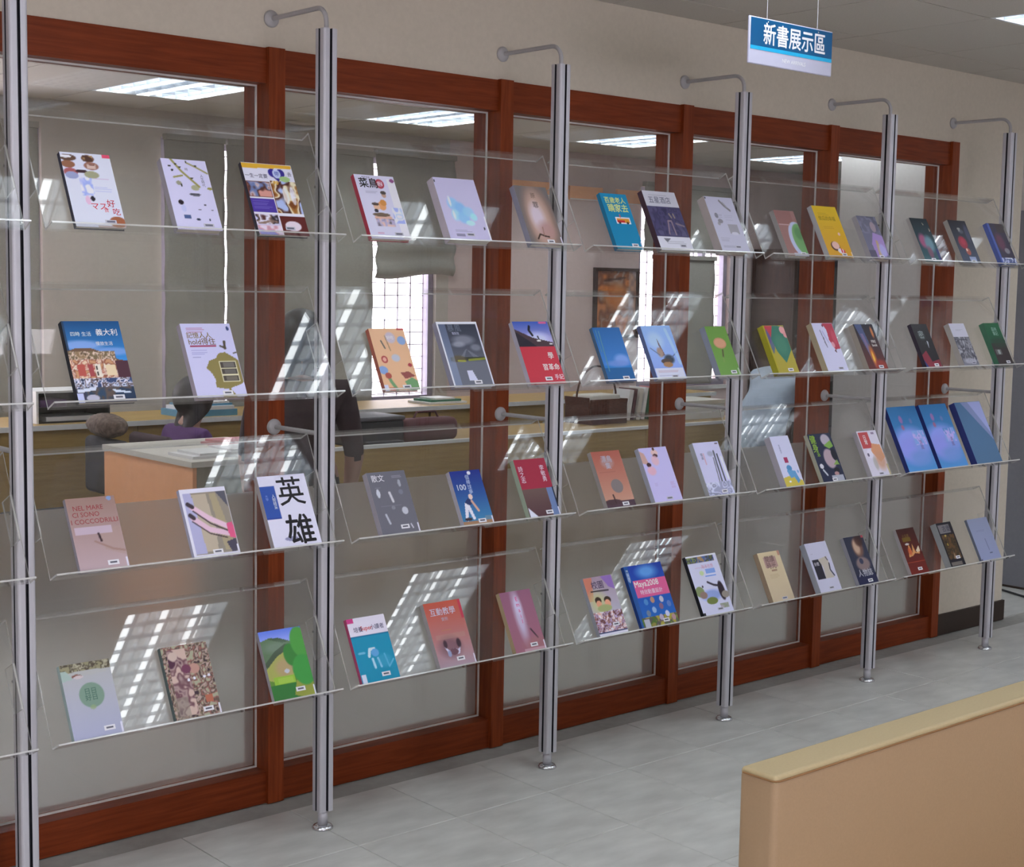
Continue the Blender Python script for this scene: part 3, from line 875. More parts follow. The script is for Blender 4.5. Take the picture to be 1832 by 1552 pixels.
sb.prism([(-0.145, 0.0), (0.145, 0.0), (0.168, 0.145), (0.155, 0.145), (0.135, 0.012), (-0.135, 0.012), (-0.155, 0.16), (-0.168, 0.16)], 'y', -0.1, 0.1, M_WICKER)
sb.box(-0.15, 0.15, -0.112, -0.1, 0, 0.148, M_WICKER); sb.box(-0.15, 0.15, 0.1, 0.112, 0, 0.148, M_WICKER)
sb.build('body', bs)
MB().tube([(0.165 * math.cos(t / 14 * math.pi), 0, 0.14 + 0.20 * math.sin(t / 14 * math.pi)) for t in range(15)], 0.006, M_WICKER, 8).build('handle', bs)
MB().rbox(-0.12, 0.12, -0.085, 0.085, 0.014, 0.172, 0.01, M_CREAMTOP, 2).build('box_inside', bs)
rnd = random.Random(5)
for k in range(7):
    h = 0.17 + 0.03 * rnd.random(); x = 4.955 + k * 0.045
    t = [0.035, 0.022, 0.03, 0.026, 0.034, 0.02, 0.028][k]
    mt = [M_PAPER, M_MAROON, M_CREAMTOP, M_PAPER, M_GREENP, M_PINKP, M_CREAMTOP][k]
    bk = empty('desk_book', (x, 2.76, 0.8068), (0, math.radians(10), 0))
    MB().box(0.002, t - 0.002, 0.002, 0.14, 0.002, h - 0.003, M_PAGE).build('page_block', bk)
    cv = MB(); cv.box(0, 0.0018, 0, 0.142, 0, h, mt); cv.box(t - 0.0018, t, 0, 0.142, 0, h, mt); cv.box(0.0018, t - 0.0018, 0, 0.0018, 0, h, mt); cv.build('cover', bk)
    tag(bk, ('white book leaning against the wicker basket', 'maroon book second from the wicker basket', 'thick cream book between maroon and white ones on the office desk', 'white book leaning between cream and green ones on the office desk', 'dark green book leaning in the office desk row', 'thin pink book leaning in the office desk row', 'cream book at the far end of the office desk row')[k], 'book', 'books leaning beside the wicker basket')
bx = empty('storage_box', (5.30, 2.62, 0.8002)); tag(bx, 'white lidded storage box on the end of the office desk', 'box')
MB().box(0, 0.40, 0, 0.28, 0, 0.09, M_WHITEP).build('body', bx); MB().box(-0.004, 0.404, -0.004, 0.284, 0.0905, 0.115, M_CREAMTOP).build('lid', bx)
# glass fronted bookcase at the far end
cbn = empty('glass_bookcase', (8.28, 4.15, 0)); tag(cbn, 'dark glass-fronted bookcase at the far end of the office', 'bookcase')
c_ = MB(); c_.box(0, 0.02, 0, 0.42, 0, 1.95, M_DKWOOD); c_.box(0.68, 0.70, 0, 0.42, 0, 1.95, M_DKWOOD); c_.box(0.02, 0.68, 0.40, 0.42, 0, 1.95, M_DKWOOD); c_.box(0.02, 0.68, 0, 0.40, 1.93, 1.95, M_DKWOOD); c_.box(0.02, 0.68, 0, 0.4, 0, 0.06, M_DKWOOD); c_.build('carcass', cbn)
for k in range(4):
    MB().box(0.021, 0.679, 0.03, 0.399, 0.45 + k * 0.38, 0.468 + k * 0.38, M_DKWOOD).build('shelf', cbn)
for d in range(2):
    x0 = 0.002 + d * 0.349; dr = MB()
    for (a, c, z0, z1) in ((0, 0.346, 0.07, 0.12), (0, 0.346, 1.87, 1.92), (0, 0.035, 0.12, 1.87), (0.311, 0.346, 0.12, 1.87)):
        dr.box(x0 + a, x0 + c, -0.02, -0.001, z0, z1, M_DKWOOD)
    dr = dr.build('door', cbn); MB().box(x0 + 0.036, x0 + 0.310, -0.012, -0.008, 0.121, 1.869, M_CABGL).build('glass_pane', dr)
# office chairs
def office_chair(x, y, rz, label, mt):
    r = empty('office_chair', (x, y, 0), (0, 0, rz)); tag(r, label, 'chair', 'office chairs')
    MB().rbox(-0.23, 0.23, -0.22, 0.22, 0.42, 0.49, 0.03, mt, 4).build('seat', r)
    MB().rbox(-0.27, -0.21, -0.20, 0.20, 0.56, 0.84, 0.03, mt, 4).build('backrest', r)
    MB().tube([(-0.10, 0, 0.415), (-0.29, 0, 0.46), (-0.285, 0, 0.62)], 0.014, M_BLACK, 8).build('back_support', r)
    MB().lathe((0, 0, 0), 'z', [(0, 0.07), (0.03, 0.07), (0.022, 0.42), (0, 0.42)], M_DGREY, 12).build('gas_column', r)
    for k in range(5):
        a = k * 2 * math.pi / 5
        lg = MB().tube([(0.02 * math.cos(a), 0.02 * math.sin(a), 0.085), (0.27 * math.cos(a), 0.27 * math.sin(a), 0.06)], 0.014, M_BLACK, 8).build('base_arm', r)
        MB().lathe((0.27 * math.cos(a), 0.27 * math.sin(a) - 0.012, 0.025), 'y', [(0, 0), (0.025, 0), (0.025, 0.024), (0, 0.024)], M_BLACK, 12).build('castor', lg)
    return r
office_chair(2.24, 3.17, 0.0, 'dark office chair under the seated person', M_DKCLOTH)
office_chair(1.50, 3.12, math.radians(180), 'dark office chair with a brown fleece over its back', M_TROUSER)
fl = MB()
rnd = random.Random(3)
vs, fs = [], []
nu, nv = 40, 14
for j in range(nv + 1):
    for i in range(nu):
        a = 2 * math.pi * i / nu; ph = -math.pi / 2 + math.pi * j / nv
        rr = 1 + 0.10 * (rnd.random() - 0.5)
        vs.append((1.74 + 0.070 * rr * math.cos(ph) * math.cos(a), 3.12 + 0.17 * rr * math.cos(ph) * math.sin(a), 0.90 + 0.058 * rr * math.sin(ph)))
for j in range(nv):
    for i in range(nu):
        fs.append((j * nu + i, j * nu + (i + 1) % nu, (j + 1) * nu + (i + 1) % nu, (j + 1) * nu + i))
fl.add(vs, fs, M_CURL, True)
tag(fl.build('fleece_throw'), 'curly brown fleece over an office chair back', 'throw')
# ------------------------------------------------------------------ people in the office
def grow(nodes, edges):
    """nodes: (pos, radius); Skin modifier over the skeleton, rooted at node 0"""
    me = bpy.data.meshes.new('skeleton')
    me.from_pydata([n[0] for n in nodes], edges, [])
    o = bpy.data.objects.new('skeleton', me); COL.objects.link(o)
    sk = o.modifiers.new('skin', 'SKIN'); sk.use_smooth_shade = True
    for i, n in enumerate(nodes):
        sv = me.skin_vertices[0].data[i]
        r = n[1]
        sv.radius = r if isinstance(r, tuple) else (r, r)
        sv.use_root = (i == 0)
    ss = o.modifiers.new('sub', 'SUBSURF'); ss.levels = 2; ss.render_levels = 2
    bpy.context.view_layer.update()
    dg = bpy.context.evaluated_depsgraph_get()
    out = bpy.data.meshes.new_from_object(o.evaluated_get(dg))
    bpy.data.objects.remove(o)
    return out
def make_person(loc, rz, J, label, top, bottom, hair, hair_len=0.0):
    """J: joint positions in metres, x forward, y left, z up"""
    r = empty('person', loc, (0, 0, rz)); tag(r, label, 'person')
    nodes, edges, reg = [], [], []
    def add(p, rad, par, g):
        nodes.append((tuple(p), rad)); reg.append(g)
        if par is not None:
            edges.append((par, len(nodes) - 1))
        return len(nodes) - 1
    pel = add(J['pelvis'], (0.135, 0.115), None, 'bottom')
    sp1 = add(J['waist'], (0.125, 0.10), pel, 'top')
    che = add(J['chest'], (0.150, 0.11), sp1, 'top')
    nk0 = add(J['neckbase'], 0.07, che, 'top')
    nk = add(J['neck'], 0.05, nk0, 'skin')
    hd = Vector(J['head']); nv_ = Vector(J['neck'])
    up = (hd - nv_).normalized()
    fw = Vector(J.get('face', (1, 0, 0))).normalized()
    fw = (fw - up * fw.dot(up)).normalized()
    jaw = add(hd - up * 0.055 + fw * 0.012, (0.068, 0.066), nk, 'skin')
    sk = add(hd + up * 0.01, (0.083, 0.088), jaw, 'skin')
    add(hd + up * 0.075, (0.062, 0.066), sk, 'skin')
    for s, sd in ((1, 'l'), (-1, 'r')):
        sh = add(J['sh_' + sd], 0.062, che, 'top')
        el = add(J['el_' + sd], 0.042, sh, 'top')
        wr = add(J['wr_' + sd], 0.027, el, 'skin')
        d = (Vector(J['wr_' + sd]) - Vector(J['el_' + sd])).normalized()
        side = d.cross(Vector((0, 0, 1)) if abs(d.z) < 0.9 else Vector((1, 0, 0))).normalized()
        nrm = side.cross(d)
        w = Vector(J['wr_' + sd])
        pm_ = add(w + d * 0.055, (0.034, 0.017), wr, 'skin')
        for k, (o_, ln) in enumerate(((-0.027, 0.075), (-0.009, 0.085), (0.009, 0.08), (0.027, 0.062))):
            b0 = w + d * 0.085 + side * o_
            a1 = add(b0, 0.0095, pm_, 'skin')
            a2 = add(b0 + d * ln * 0.55 - nrm * 0.008, 0.0085, a1, 'skin')
            add(b0 + d * ln * 0.95 - nrm * 0.026, 0.0075, a2, 'skin')
        t1 = add(w + d * 0.045 - side * 0.042 * s, 0.011, pm_, 'skin')
        add(w + d * 0.085 - side * 0.055 * s - nrm * 0.012, 0.009, t1, 'skin')
        hp = add(J['hip_' + sd], 0.098, pel, 'bottom')
        kn = add(J['kn_' + sd], 0.062, hp, 'bottom')
        an = add(J['an_' + sd], 0.040, kn, 'bottom')
        f = Vector(J.get('toe', (1, 0, 0)))
        add(Vector(J['an_' + sd]) + f * 0.10 + Vector((0, 0, -0.045)), (0.042, 0.032), an, 'shoe')
        add(Vector(J['an_' + sd]) + f * 0.17 + Vector((0, 0, -0.052)), (0.036, 0.024), len(nodes) - 1, 'shoe')
    me = grow(nodes, edges)
    mats = {'top': top, 'bottom': bottom, 'skin': M_SKIN, 'shoe': M_SHOE}
    keys = list(mats)
    me.materials.clear()
    for k in keys:
        me.materials.append(mats[k])
    segs = [(Vector(nodes[a][0]), Vector(nodes[b_][0]), reg[b_]) for a, b_ in edges]
    nose = hd + fw * 0.088 - up * 0.012
    for v in me.vertices:                      # nose, brow and chin
        q = (v.co - nose).length
        if q < 0.03:
            v.co += fw * 0.02 * (1 - q / 0.03)
    for p in me.polygons:
        c = p.center; best = None
        for a, b_, g in segs:
            t = max(0, min(1, (c - a).dot(b_ - a) / max(1e-9, (b_ - a).length_squared)))
            d = (c - a - (b_ - a) * t).length
            if best is None or d < best[0]:
                best = (d, g)
        p.material_index = keys.index(best[1]); p.use_smooth = True
    bo = bpy.data.objects.new('body', me); COL.objects.link(bo); bo.parent = r
    # hair cap
    h = MB(); vs, fs = [], []
    nu, nv2 = 28, 16
    sd_ = up.cross(fw)
    for j in range(nv2 + 1):
        th = math.pi * j / nv2
        for i in range(nu):
            a = 2 * math.pi * i / nu
            front = math.cos(a)
            rr = 0.112
            low = min(th, (0.42 + 0.30 * (1 - front) * (1 if hair_len == 0 else 1.15)) * math.pi * 0.78)
            p = hd + up * (0.018 + 0.112 * math.cos(low)) + (fw * math.cos(a) * 1.02 + sd_ * math.sin(a) * 0.93) * rr * math.sin(low)
            if th > low:
                drop = min(1, (th - low) / 0.9)
                p = p - up * hair_len * drop * (0.4 + 0.6 * (1 - front) / 2) - fw * 0.01 * drop
                if hair_len == 0:
                    p = p - (p - hd) * 0.06 * drop
            vs.append(p)
    for j in range(nv2):
        for i in range(nu):
            fs.append((j * nu + i, j * nu + (i + 1) % nu, (j + 1) * nu + (i + 1) % nu, (j + 1) * nu + i))
    h.add(vs, fs, hair, True).build('hair', r)
    for s in (1, -1):
        e_ = hd + fw * 0.080 + sd_ * 0.030 * s + up * 0.012
        MB().lathe(e_, 'x', [(0, -0.006), (0.008, -0.004), (0.011, 0), (0.008, 0.005), (0, 0.006)], M_BLACK, 10).build('eye', r)
        ea = hd + sd_ * 0.084 * s - fw * 0.005
        MB().rbox(ea.x - 0.016, ea.x + 0.016, ea.y - 0.008, ea.y + 0.008, ea.z - 0.028, ea.z + 0.026, 0.008, M_SKIN, 3).build('ear', r)
    return r
seated = dict(pelvis=(-0.06, 0, 0.57), waist=(-0.04, 0, 0.68), chest=(0.0, 0, 0.79), neckbase=(0.015, 0, 0.86), neck=(0.03, 0, 0.90), head=(0.05, 0, 1.00),
              sh_l=(0.0, 0.165, 0.82), sh_r=(0.0, -0.165, 0.82), el_l=(0.10, 0.20, 0.62), el_r=(0.10, -0.20, 0.62), wr_l=(0.30, 0.13, 0.68), wr_r=(0.30, -0.13, 0.68),
              hip_l=(0.0, 0.09, 0.56), hip_r=(0.0, -0.09, 0.56), kn_l=(0.38, 0.11, 0.53), kn_r=(0.38, -0.11, 0.53), an_l=(0.36, 0.11, 0.10), an_r=(0.36, -0.11, 0.10))
make_person((2.19, 3.17, 0), 0.0, seated, 'seated person with dark bobbed hair and purple top at the office worktop', M_PURPLE, M_TROUSER, M_HAIR, 0.13)
standing = dict(pelvis=(0, 0, 0.82), waist=(0, 0, 0.96), chest=(0.0, 0, 1.12), neckbase=(0.005, 0, 1.22), neck=(0.01, 0, 1.27), head=(0.03, 0, 1.375),
                sh_l=(0, 0.165, 1.18), sh_r=(0, -0.165, 1.18), el_l=(-0.02, 0.21, 0.93), el_r=(-0.02, -0.21, 0.93), wr_l=(0.12, 0.20, 0.75), wr_r=(0.12, -0.20, 0.75),
                hip_l=(0, 0.085, 0.80), hip_r=(0, -0.085, 0.80), kn_l=(0.02, 0.09, 0.45), kn_r=(0.02, -0.09, 0.45), an_l=(-0.01, 0.09, 0.095), an_r=(0.03, -0.09, 0.095))
make_person((1.72, 1.38, 0), math.radians(60), standing, 'standing person in dark plum clothes behind the second post', M_DKCLOTH, M_TROUSER, M_HAIR, 0.12)
leaning = dict(pelvis=(0.0, 0, 0.84), waist=(0.09, 0, 0.95), chest=(0.24, 0, 1.07), neckbase=(0.34, 0, 1.11), neck=(0.39, 0, 1.13), head=(0.49, 0, 1.16), face=(0.5, 0, -0.9),
               sh_l=(0.27, 0.17, 1.09), sh_r=(0.27, -0.17, 1.09), el_l=(0.32, 0.21, 0.84), el_r=(0.32, -0.21, 0.84), wr_l=(0.46, 0.16, 0.72), wr_r=(0.46, -0.16, 0.72),
               hip_l=(0, 0.09, 0.82), hip_r=(0, -0.09, 0.82), kn_l=(0.03, 0.1, 0.46), kn_r=(0.03, -0.1, 0.46), an_l=(-0.02, 0.1, 0.095), an_r=(-0.02, -0.1, 0.095))
make_person((5.26, 1.98, 0), math.radians(8), leaning, 'person in a pale blue shirt bending forward beyond the yellow-green book', M_SHIRT, M_SHIRT, M_HAIR, 0.0)

# ------------------------------------------------------------------ painted covers
CELL = 0.0022
def smooth_noise(ny, nx, cy, cx, rnd):
    g = rnd.random((cy + 2, cx + 2))
    y = np.linspace(0, cy, ny); x = np.linspace(0, cx, nx)
    yi, xi = y.astype(int), x.astype(int)
    fy, fx = (y - yi)[:, None], (x - xi)[None, :]
    fy, fx = fy * fy * (3 - 2 * fy), fx * fx * (3 - 2 * fx)
    a = g[np.ix_(yi, xi)]; b_ = g[np.ix_(yi, xi + 1)]; c = g[np.ix_(yi + 1, xi)]; d = g[np.ix_(yi + 1, xi + 1)]
    return (a * (1 - fx) + b_ * fx) * (1 - fy) + (c * (1 - fx) + d * fx) * fy
def paint(w, h, ops, cell=CELL):
    nx, ny = max(8, int(w / cell)) + 1, max(8, int(h / cell)) + 1
    U, V = np.meshgrid(np.linspace(0, 1, nx), np.linspace(0, 1, ny))
    im = np.ones((ny, nx, 3)) * 0.8
    def blend(mask, c, a=1.0):
        m = (mask * a)[..., None]
        im[:] = im * (1 - m) + np.array(hx(c)) * m
    for op in ops:
        k = op[0]
        if k == 'F': im[:] = hx(op[1])
        elif k == 'G':
            u0, v0, u1, v1 = op[3] if len(op) > 3 else (0, 0, 1, 1)
            t = np.clip((V - v0) / (v1 - v0), 0, 1)[..., None]
            m = ((U >= u0) & (U <= u1) & (V >= v0) & (V <= v1))[..., None]
            im[:] = np.where(m, np.array(hx(op[1])) * (1 - t) + np.array(hx(op[2])) * t, im)
        elif k == 'R':
            blend(((U >= op[1]) & (V >= op[2]) & (U <= op[3]) & (V <= op[4])).astype(float), op[5], op[6] if len(op) > 6 else 1)
        elif k == 'E':
            d = np.sqrt(((U - op[1]) / op[3]) ** 2 + ((V - op[2]) / op[4]) ** 2)
            sf = op[7] if len(op) > 7 else 0.12
            blend(np.clip((1 - d) / sf + 0.5, 0, 1), op[5], op[6] if len(op) > 6 else 1)
        elif k == 'P':
            pts = op[1]; ins = np.zeros(U.shape, bool)
            for i in range(len(pts)):
                (xa, ya), (xb, yb) = pts[i], pts[(i + 1) % len(pts)]
                if abs(yb - ya) < 1e-9: continue
                c = ((ya > V) != (yb > V)) & (U < (xb - xa) * (V - ya) / (yb - ya) + xa)
                ins ^= c
            blend(ins.astype(float), op[2], op[3] if len(op) > 3 else 1)
        elif k == 'L':
            pts = op[1]; wd = op[2]; asp = h / w; best = np.full(U.shape, 9.0)
            for i in range(len(pts) - 1):
                a = np.array(pts[i], float); b_ = np.array(pts[i + 1], float)
                ax, ay, bx_, by = a[0], a[1] * asp, b_[0], b_[1] * asp
                l2 = max(1e-9, (bx_ - ax) ** 2 + (by - ay) ** 2)
                t = np.clip(((U - ax) * (bx_ - ax) + (V * asp - ay) * (by - ay)) / l2, 0, 1)
                best = np.minimum(best, np.hypot(U - ax - t * (bx_ - ax), V * asp - ay - t * (by - ay)))
            blend(np.clip((wd - best) / 0.012 + 0.5, 0, 1), op[3], op[4] if len(op) > 4 else 1)
        elif k == 'M':
            u0, v0, u1, v1 = op[1:5]; pal = op[5]; cells = op[6]; rnd = np.random.default_rng(op[7])
            cy, cx = max(2, int(cells * (v1 - v0) * h / w)), max(2, int(cells * (u1 - u0)))
            n = smooth_noise(ny, nx, int(cells * h / w) + 1, cells + 1, rnd) * 0.65 + smooth_noise(ny, nx, int(2.3 * cells * h / w) + 1, int(2.3 * cells) + 1, rnd) * 0.35
            m = (U >= u0) & (U <= u1) & (V >= v0) & (V <= v1)
            n = np.clip((n - 0.2) / 0.6, 0, 0.9999) * len(pal)
            P_ = np.array([hx(c) for c in pal]); i = n.astype(int)
            soft = op[8] if len(op) > 8 else 0.75
            f = np.clip((n - i - 0.5) / soft + 0.5, 0, 1)[..., None]; j = np.minimum(i + 1, len(pal) - 1)
            c = P_[i] * (1 - f) + P_[j] * f
            im[:] = np.where(m[..., None], c, im)
        elif k == 'H':                      # a few lines of small print
            u0, v0, u1, n, c = op[1:6]
            rnd = random.Random(int(u0 * 97 + v0 * 31))
            for q in range(n):
                e_ = u1 - (u1 - u0) * rnd.random() * 0.35
                blend(((U >= u0) & (U <= e_) & (V <= v0 - q * 0.026) & (V >= v0 - q * 0.026 - 0.010)).astype(float), c, 0.6)
    return im
def paint_mesh(name, w, h, z, im, parent, ink_gain):
    ny, nx = im.shape[:2]
    X, Y = np.meshgrid(np.linspace(0, w, nx), np.linspace(0, h, ny))
    co = np.stack([X, Y, np.full(X.shape, z)], -1).reshape(-1, 3)
    i = np.arange((ny - 1) * (nx - 1)); a = (i // (nx - 1)) * nx + i % (nx - 1)
    fc = np.stack([a, a + 1, a + nx + 1, a + nx], -1)
    me = bpy.data.meshes.new(name)
    me.vertices.add(len(co)); me.vertices.foreach_set('co', co.ravel())
    me.loops.add(fc.size); me.loops.foreach_set('vertex_index', fc.ravel().astype(np.int32))
    me.polygons.add(len(fc)); me.polygons.foreach_set('loop_start', np.arange(0, fc.size, 4, dtype=np.int32))
    me.update(calc_edges=True)
    ca = me.color_attributes.new('ink', 'FLOAT_COLOR', 'POINT')
    c4 = np.ones((len(co), 4)); c4[:, :3] = np.clip(lin(im.reshape(-1, 3)) * ink_gain, 0.004, (0.85, 0.85, 0.94))
    ca.data.foreach_set('color', c4.ravel())
    me.materials.append(M_PRINT)
    o = bpy.data.objects.new(name, me); COL.objects.link(o); o.parent = parent
    return o
INK = np.array((1.2, 1.2, 1.32))
# ------------------------------------------------------------------ the books
# (row, x, width, height, thickness, spine colour, label, barcode (u, v, kind), edge strip, painting, lettering)
# lettering: (text, u, v, size as a share of the book width, colour, weight)
WH = 'd2d2ec'
B = []
def bk(row, x, w, h, t, spine, label, bc, es, ops, txt=()):
    B.append((row, x, w, h, t, spine, label, bc, es, ops, txt))
# --- top row
bk(0, .098, .132, .207, .014, '3a3c48', 'white cookbook with spoons of spice at the top and red handwritten title', (.60, .085, 2), 0,
   [('F', 'd0d4f0'), ('E', .14, .93, .17, .045, '5a4030'), ('E', .10, .945, .12, .02, 'e8e8f0'), ('E', .12, .84, .14, .05, '8a5c40'), ('E', .54, .93, .13, .05, '6a4a34'), ('M', .44, .89, .64, .97, ['7a5538', 'b09060', '4a3024'], 8, 1),
    ('E', .58, .83, .15, .055, '946a58'), ('M', .5, .79, .68, .86, ['a07868', '7a5044', 'c8b0a0'], 9, 2), ('E', .14, .73, .14, .06, 'a05858'), ('E', .15, .69, .13, .05, '9098b8'), ('E', .36, .75, .12, .025, '3a2028'), ('E', .55, .71, .15, .05, '9a9a78'),
    ('M', .28, .42, .52, .66, ['f0e8f8', 'c0c4e8', '98a8d8', 'f4f0ff'], 6, 3), ('E', .36, .36, .05, .06, 'e8b8cc'), ('E', .46, .385, .045, .035, '201820'), ('R', .84, .955, 1, 1, 'd8506a'), ('H', .58, .66, .92, 1, 'c0a0b0'), ('H', .54, .55, .9, 3, 'a8b0c8'),
    ('E', .86, .08, .17, .075, '9a5c3c'), ('R', .45, 0, 1, .03, 'a89078', .7)],
   [('好', .80, .33, .17, 'b01c30', .01), ('吃', .88, .22, .16, 'b01c30', .01), ('マス', .55, .28, .17, 'c02c40', .01), ('食', .68, .24, .11, 'd05060', .0)])
bk(0, .368, .130, .206, .022, 'a8a4a8', 'white book with a drawn tree branch, a girl and small cloud', (.60, .075, 2), 0,
   [('F', 'c8c6e2'), ('L', [(.22, 1.0), (.40, .83), (.72, .62)], .025, '8f8a4c'), ('L', [(.55, .96), (.75, .90), (.98, .82)], .018, '8f8a4c'), ('L', [(.40, .77), (.20, .74)], .018, '8f8a4c'), ('E', .62, .60, .09, .04, '9a9a68', .8), ('E', .95, .60, .06, .02, '8f8a4c'),
    ('E', .16, .90, .035, .012, '30302c'), ('E', .30, .93, .03, .011, '30302c'), ('E', .38, .89, .035, .01, '30302c'), ('E', .20, .84, .03, .015, '30302c'), ('E', .55, .97, .02, .02, '50503c'), ('E', .74, .92, .03, .012, '40403c'), ('E', .60, .74, .035, .012, '40403c'), ('E', .28, .66, .06, .03, '78784c', .7), ('E', .33, .63, .02, .02, '30302c'),
    ('E', .58, .505, .13, .018, '4a4a52'), ('E', .60, .49, .08, .016, '60606a'), ('E', .22, .385, .06, .035, '2c2228'), ('E', .25, .30, .055, .05, 'b8bcd8'), ('R', .22, .155, .36, .215, '4a5c84'), ('E', .52, .15, .05, .015, '30384c'), ('E', .77, .15, .02, .02, '30384c'), ('E', .75, .36, .03, .01, '40404c'), ('E', .60, .29, .03, .01, '40404c'), ('E', .88, .29, .03, .01, '40404c')],
   [('人\n生\n時\n代', .83, .71, .075, '4a4a60', .0), ('時', .52, .86, .075, '6a6a70', .0)])
bk(0, .613, .158, .218, .014, '2c2430', 'magazine cover with yellow corner, heart title and food photographs', (.55, .10, 2), 0,
   [('F', 'd4d4ea'), ('P', [(0, 1), (0, .92), (1, .95), (1, 1)], 'd6a836'), ('R', .0, .52, .47, .74, '6a4034'), ('M', .02, .53, .46, .735, ['8a4c38', 'b8a8a8', '6878a0', '503028', 'c89080'], 6, 4), ('R', .49, .29, 1, .76, '7a4824'), ('M', .5, .3, 1, .76, ['70401c', '9a6a30', 'e0d4b0', '4a2418', 'a8b8d8'], 5, 5),
    ('E', .74, .56, .06, .12, 'efe8d8', .8), ('E', .88, .56, .05, .13, 'e8ecf4', .7), ('R', 0, .31, .47, .50, '4c3a90'), ('H', .03, .47, .44, 5, '7c74b8'), ('R', 0, 0, .47, .285, 'c8c0d0'), ('M', .01, .15, .46, .28, ['50302c', 'e0e0f0', '8a7060', '2c2428', 'c8c8dc'], 7, 6), ('M', .01, 0, .6, .13, ['c0b0d0', 'e8d0d8', 'c09098', '9090c8'], 6, 7),
    ('R', .49, 0, 1, .265, '5a2420'), ('E', .72, .13, .16, .07, 'd8ccd0'), ('R', .47, 0, .49, .77, 'e0e0f0'), ('R', 0, .285, 1, .305, 'e0e0f0'), ('R', 0, .50, .48, .52, 'e0e0f0'), ('E', .58, .875, .085, .06, '342c80'), ('E', .74, .875, .085, .06, '342c80'), ('P', [(.50, .87), (.82, .87), (.66, .755)], '342c80'), ('E', .66, .865, .08, .065, 'b8c4e8'), ('E', .80, .795, .11, .04, '98b878')],
   [('一生一定要', .24, .82, .09, '40405c', .012), ('去', .92, .87, .09, '40405c', .01), ('帶', .66, .865, .10, '5060a8', .01), ('90', .60, .735, .10, 'e0b030', .03)])
bk(0, .977, .140, .206, .016, 'a83848', 'white comic-style book with black two-character title and red round seal', (.62, .09, 2), 0,
   [('F', 'cdcde6'), ('E', .60, .87, .11, .075, 'a83440'), ('E', .60, .87, .075, .05, 'dcc8d8', .5), ('E', .62, .70, .06, .05, 'b0907c'), ('E', .62, .73, .07, .03, '4c4440'), ('E', .50, .52, .10, .07, 'd89a60'), ('E', .55, .57, .08, .05, 'c88840'), ('E', .36, .50, .08, .045, 'd8b090'), ('E', .34, .545, .09, .025, '504038'), ('E', .32, .44, .05, .03, '2c2830'),
    ('E', .45, .33, .22, .06, 'd0a890'), ('E', .42, .38, .22, .03, '6a5844'), ('M', .25, .2, .7, .32, ['d8b8a8', 'b0a8c0', '6a6064', 'e0c8c0'], 7, 8), ('R', .80, 0, 1, .95, 'dfe0fa', .8), ('M', .72, .25, .98, .5, ['dfe0fa', 'b8c8f0', 'e8ecff', '9aa8d8'], 5, 9), ('E', .93, .93, .06, .03, '88507c'), ('H', .18, .75, .55, 2, '9898a8'), ('R', .2, .085, .36, .1, 'c08098', .6)],
   [('菜鳥', .31, .875, .24, '181818', .045), ('IN', .60, .87, .13, 'e8d0dc', .03), ('新手加油', .28, .965, .05, '606074', 0)])
bk(0, 1.253, .159, .208, .03, 'b8b0b4', 'pale grey thick book with a cluster of light blue shapes', (.42, .095, 2), 0,
   [('F', 'bdb9d2'), ('E', .30, .58, .13, .10, '8cc0e4', .9, .5), ('E', .45, .50, .13, .11, '7cb4dc', .9, .5), ('E', .30, .40, .10, .09, '9cd0ec', .9, .5), ('E', .48, .36, .14, .09, '84bce0', .9, .5), ('E', .62, .46, .13, .08, '90c4e4', .9, .5), ('E', .72, .38, .08, .06, '9cdcf4', .9, .5), ('E', .60, .28, .10, .04, 'b0f0f4', .9, .5), ('E', .24, .62, .03, .08, 'e0f4ff', .9, .5), ('E', .26, .40, .03, .07, 'd8f0ff', .9, .5),
    ('E', .02, .94, .02, .02, '2c2c34'), ('E', .90, .20, .02, .025, '3c3c48'), ('H', .18, .165, .6, 2, '8888a0'), ('R', .17, .055, .38, .10, '88849c'), ('R', .96, .0, 1, .4, 'd8d8ee')], [])
bk(0, 1.578, .136, .206, .022, '8c8c98', 'brown book with a pale bare back and two seal-script characters', (.52, .06, 1), 1,
   [('F', '6a6460'), ('E', .52, .42, .42, .55, '9a7c68', 1, .6), ('E', .50, .45, .30, .42, 'b89c8c', 1, .7), ('E', .45, .48, .20, .22, 'cabcc0', 1, .8), ('E', .62, .25, .25, .15, 'a8847c', .8, .8), ('L', [(.26, .10), (.36, .18), (.50, .15), (.62, .14)], .02, '382820'), ('L', [(.50, .30), (.48, .16)], .012, '8c6c5c')],
   [('原', .50, .84, .15, '50463c', .0), ('罪', .50, .68, .18, '4a4038', .01)])
bk(0, 1.958, .123, .206, .016, '1c7a9c', 'turquoise novel with yellow title and small red and yellow bus', (.60, .075, 1), 1,
   [('F', '1a7ea2'), ('R', .30, .455, .84, .575, 'e8e4ec'), ('R', .34, .475, .80, .555, 'd0902c'), ('R', .34, .475, .62, .525, 'b82c2c'), ('E', .42, .475, .05, .02, '302824'), ('E', .72, .475, .05, .02, '302824'), ('E', .50, .60, .02, .035, 'c05040'), ('R', 0, 0, 1, .05, '2c8ca0')],
   [('百歲老人', .50, .88, .20, 'c9d27a', .03), ('蹺家去', .52, .74, .26, 'c9d27a', .03)])
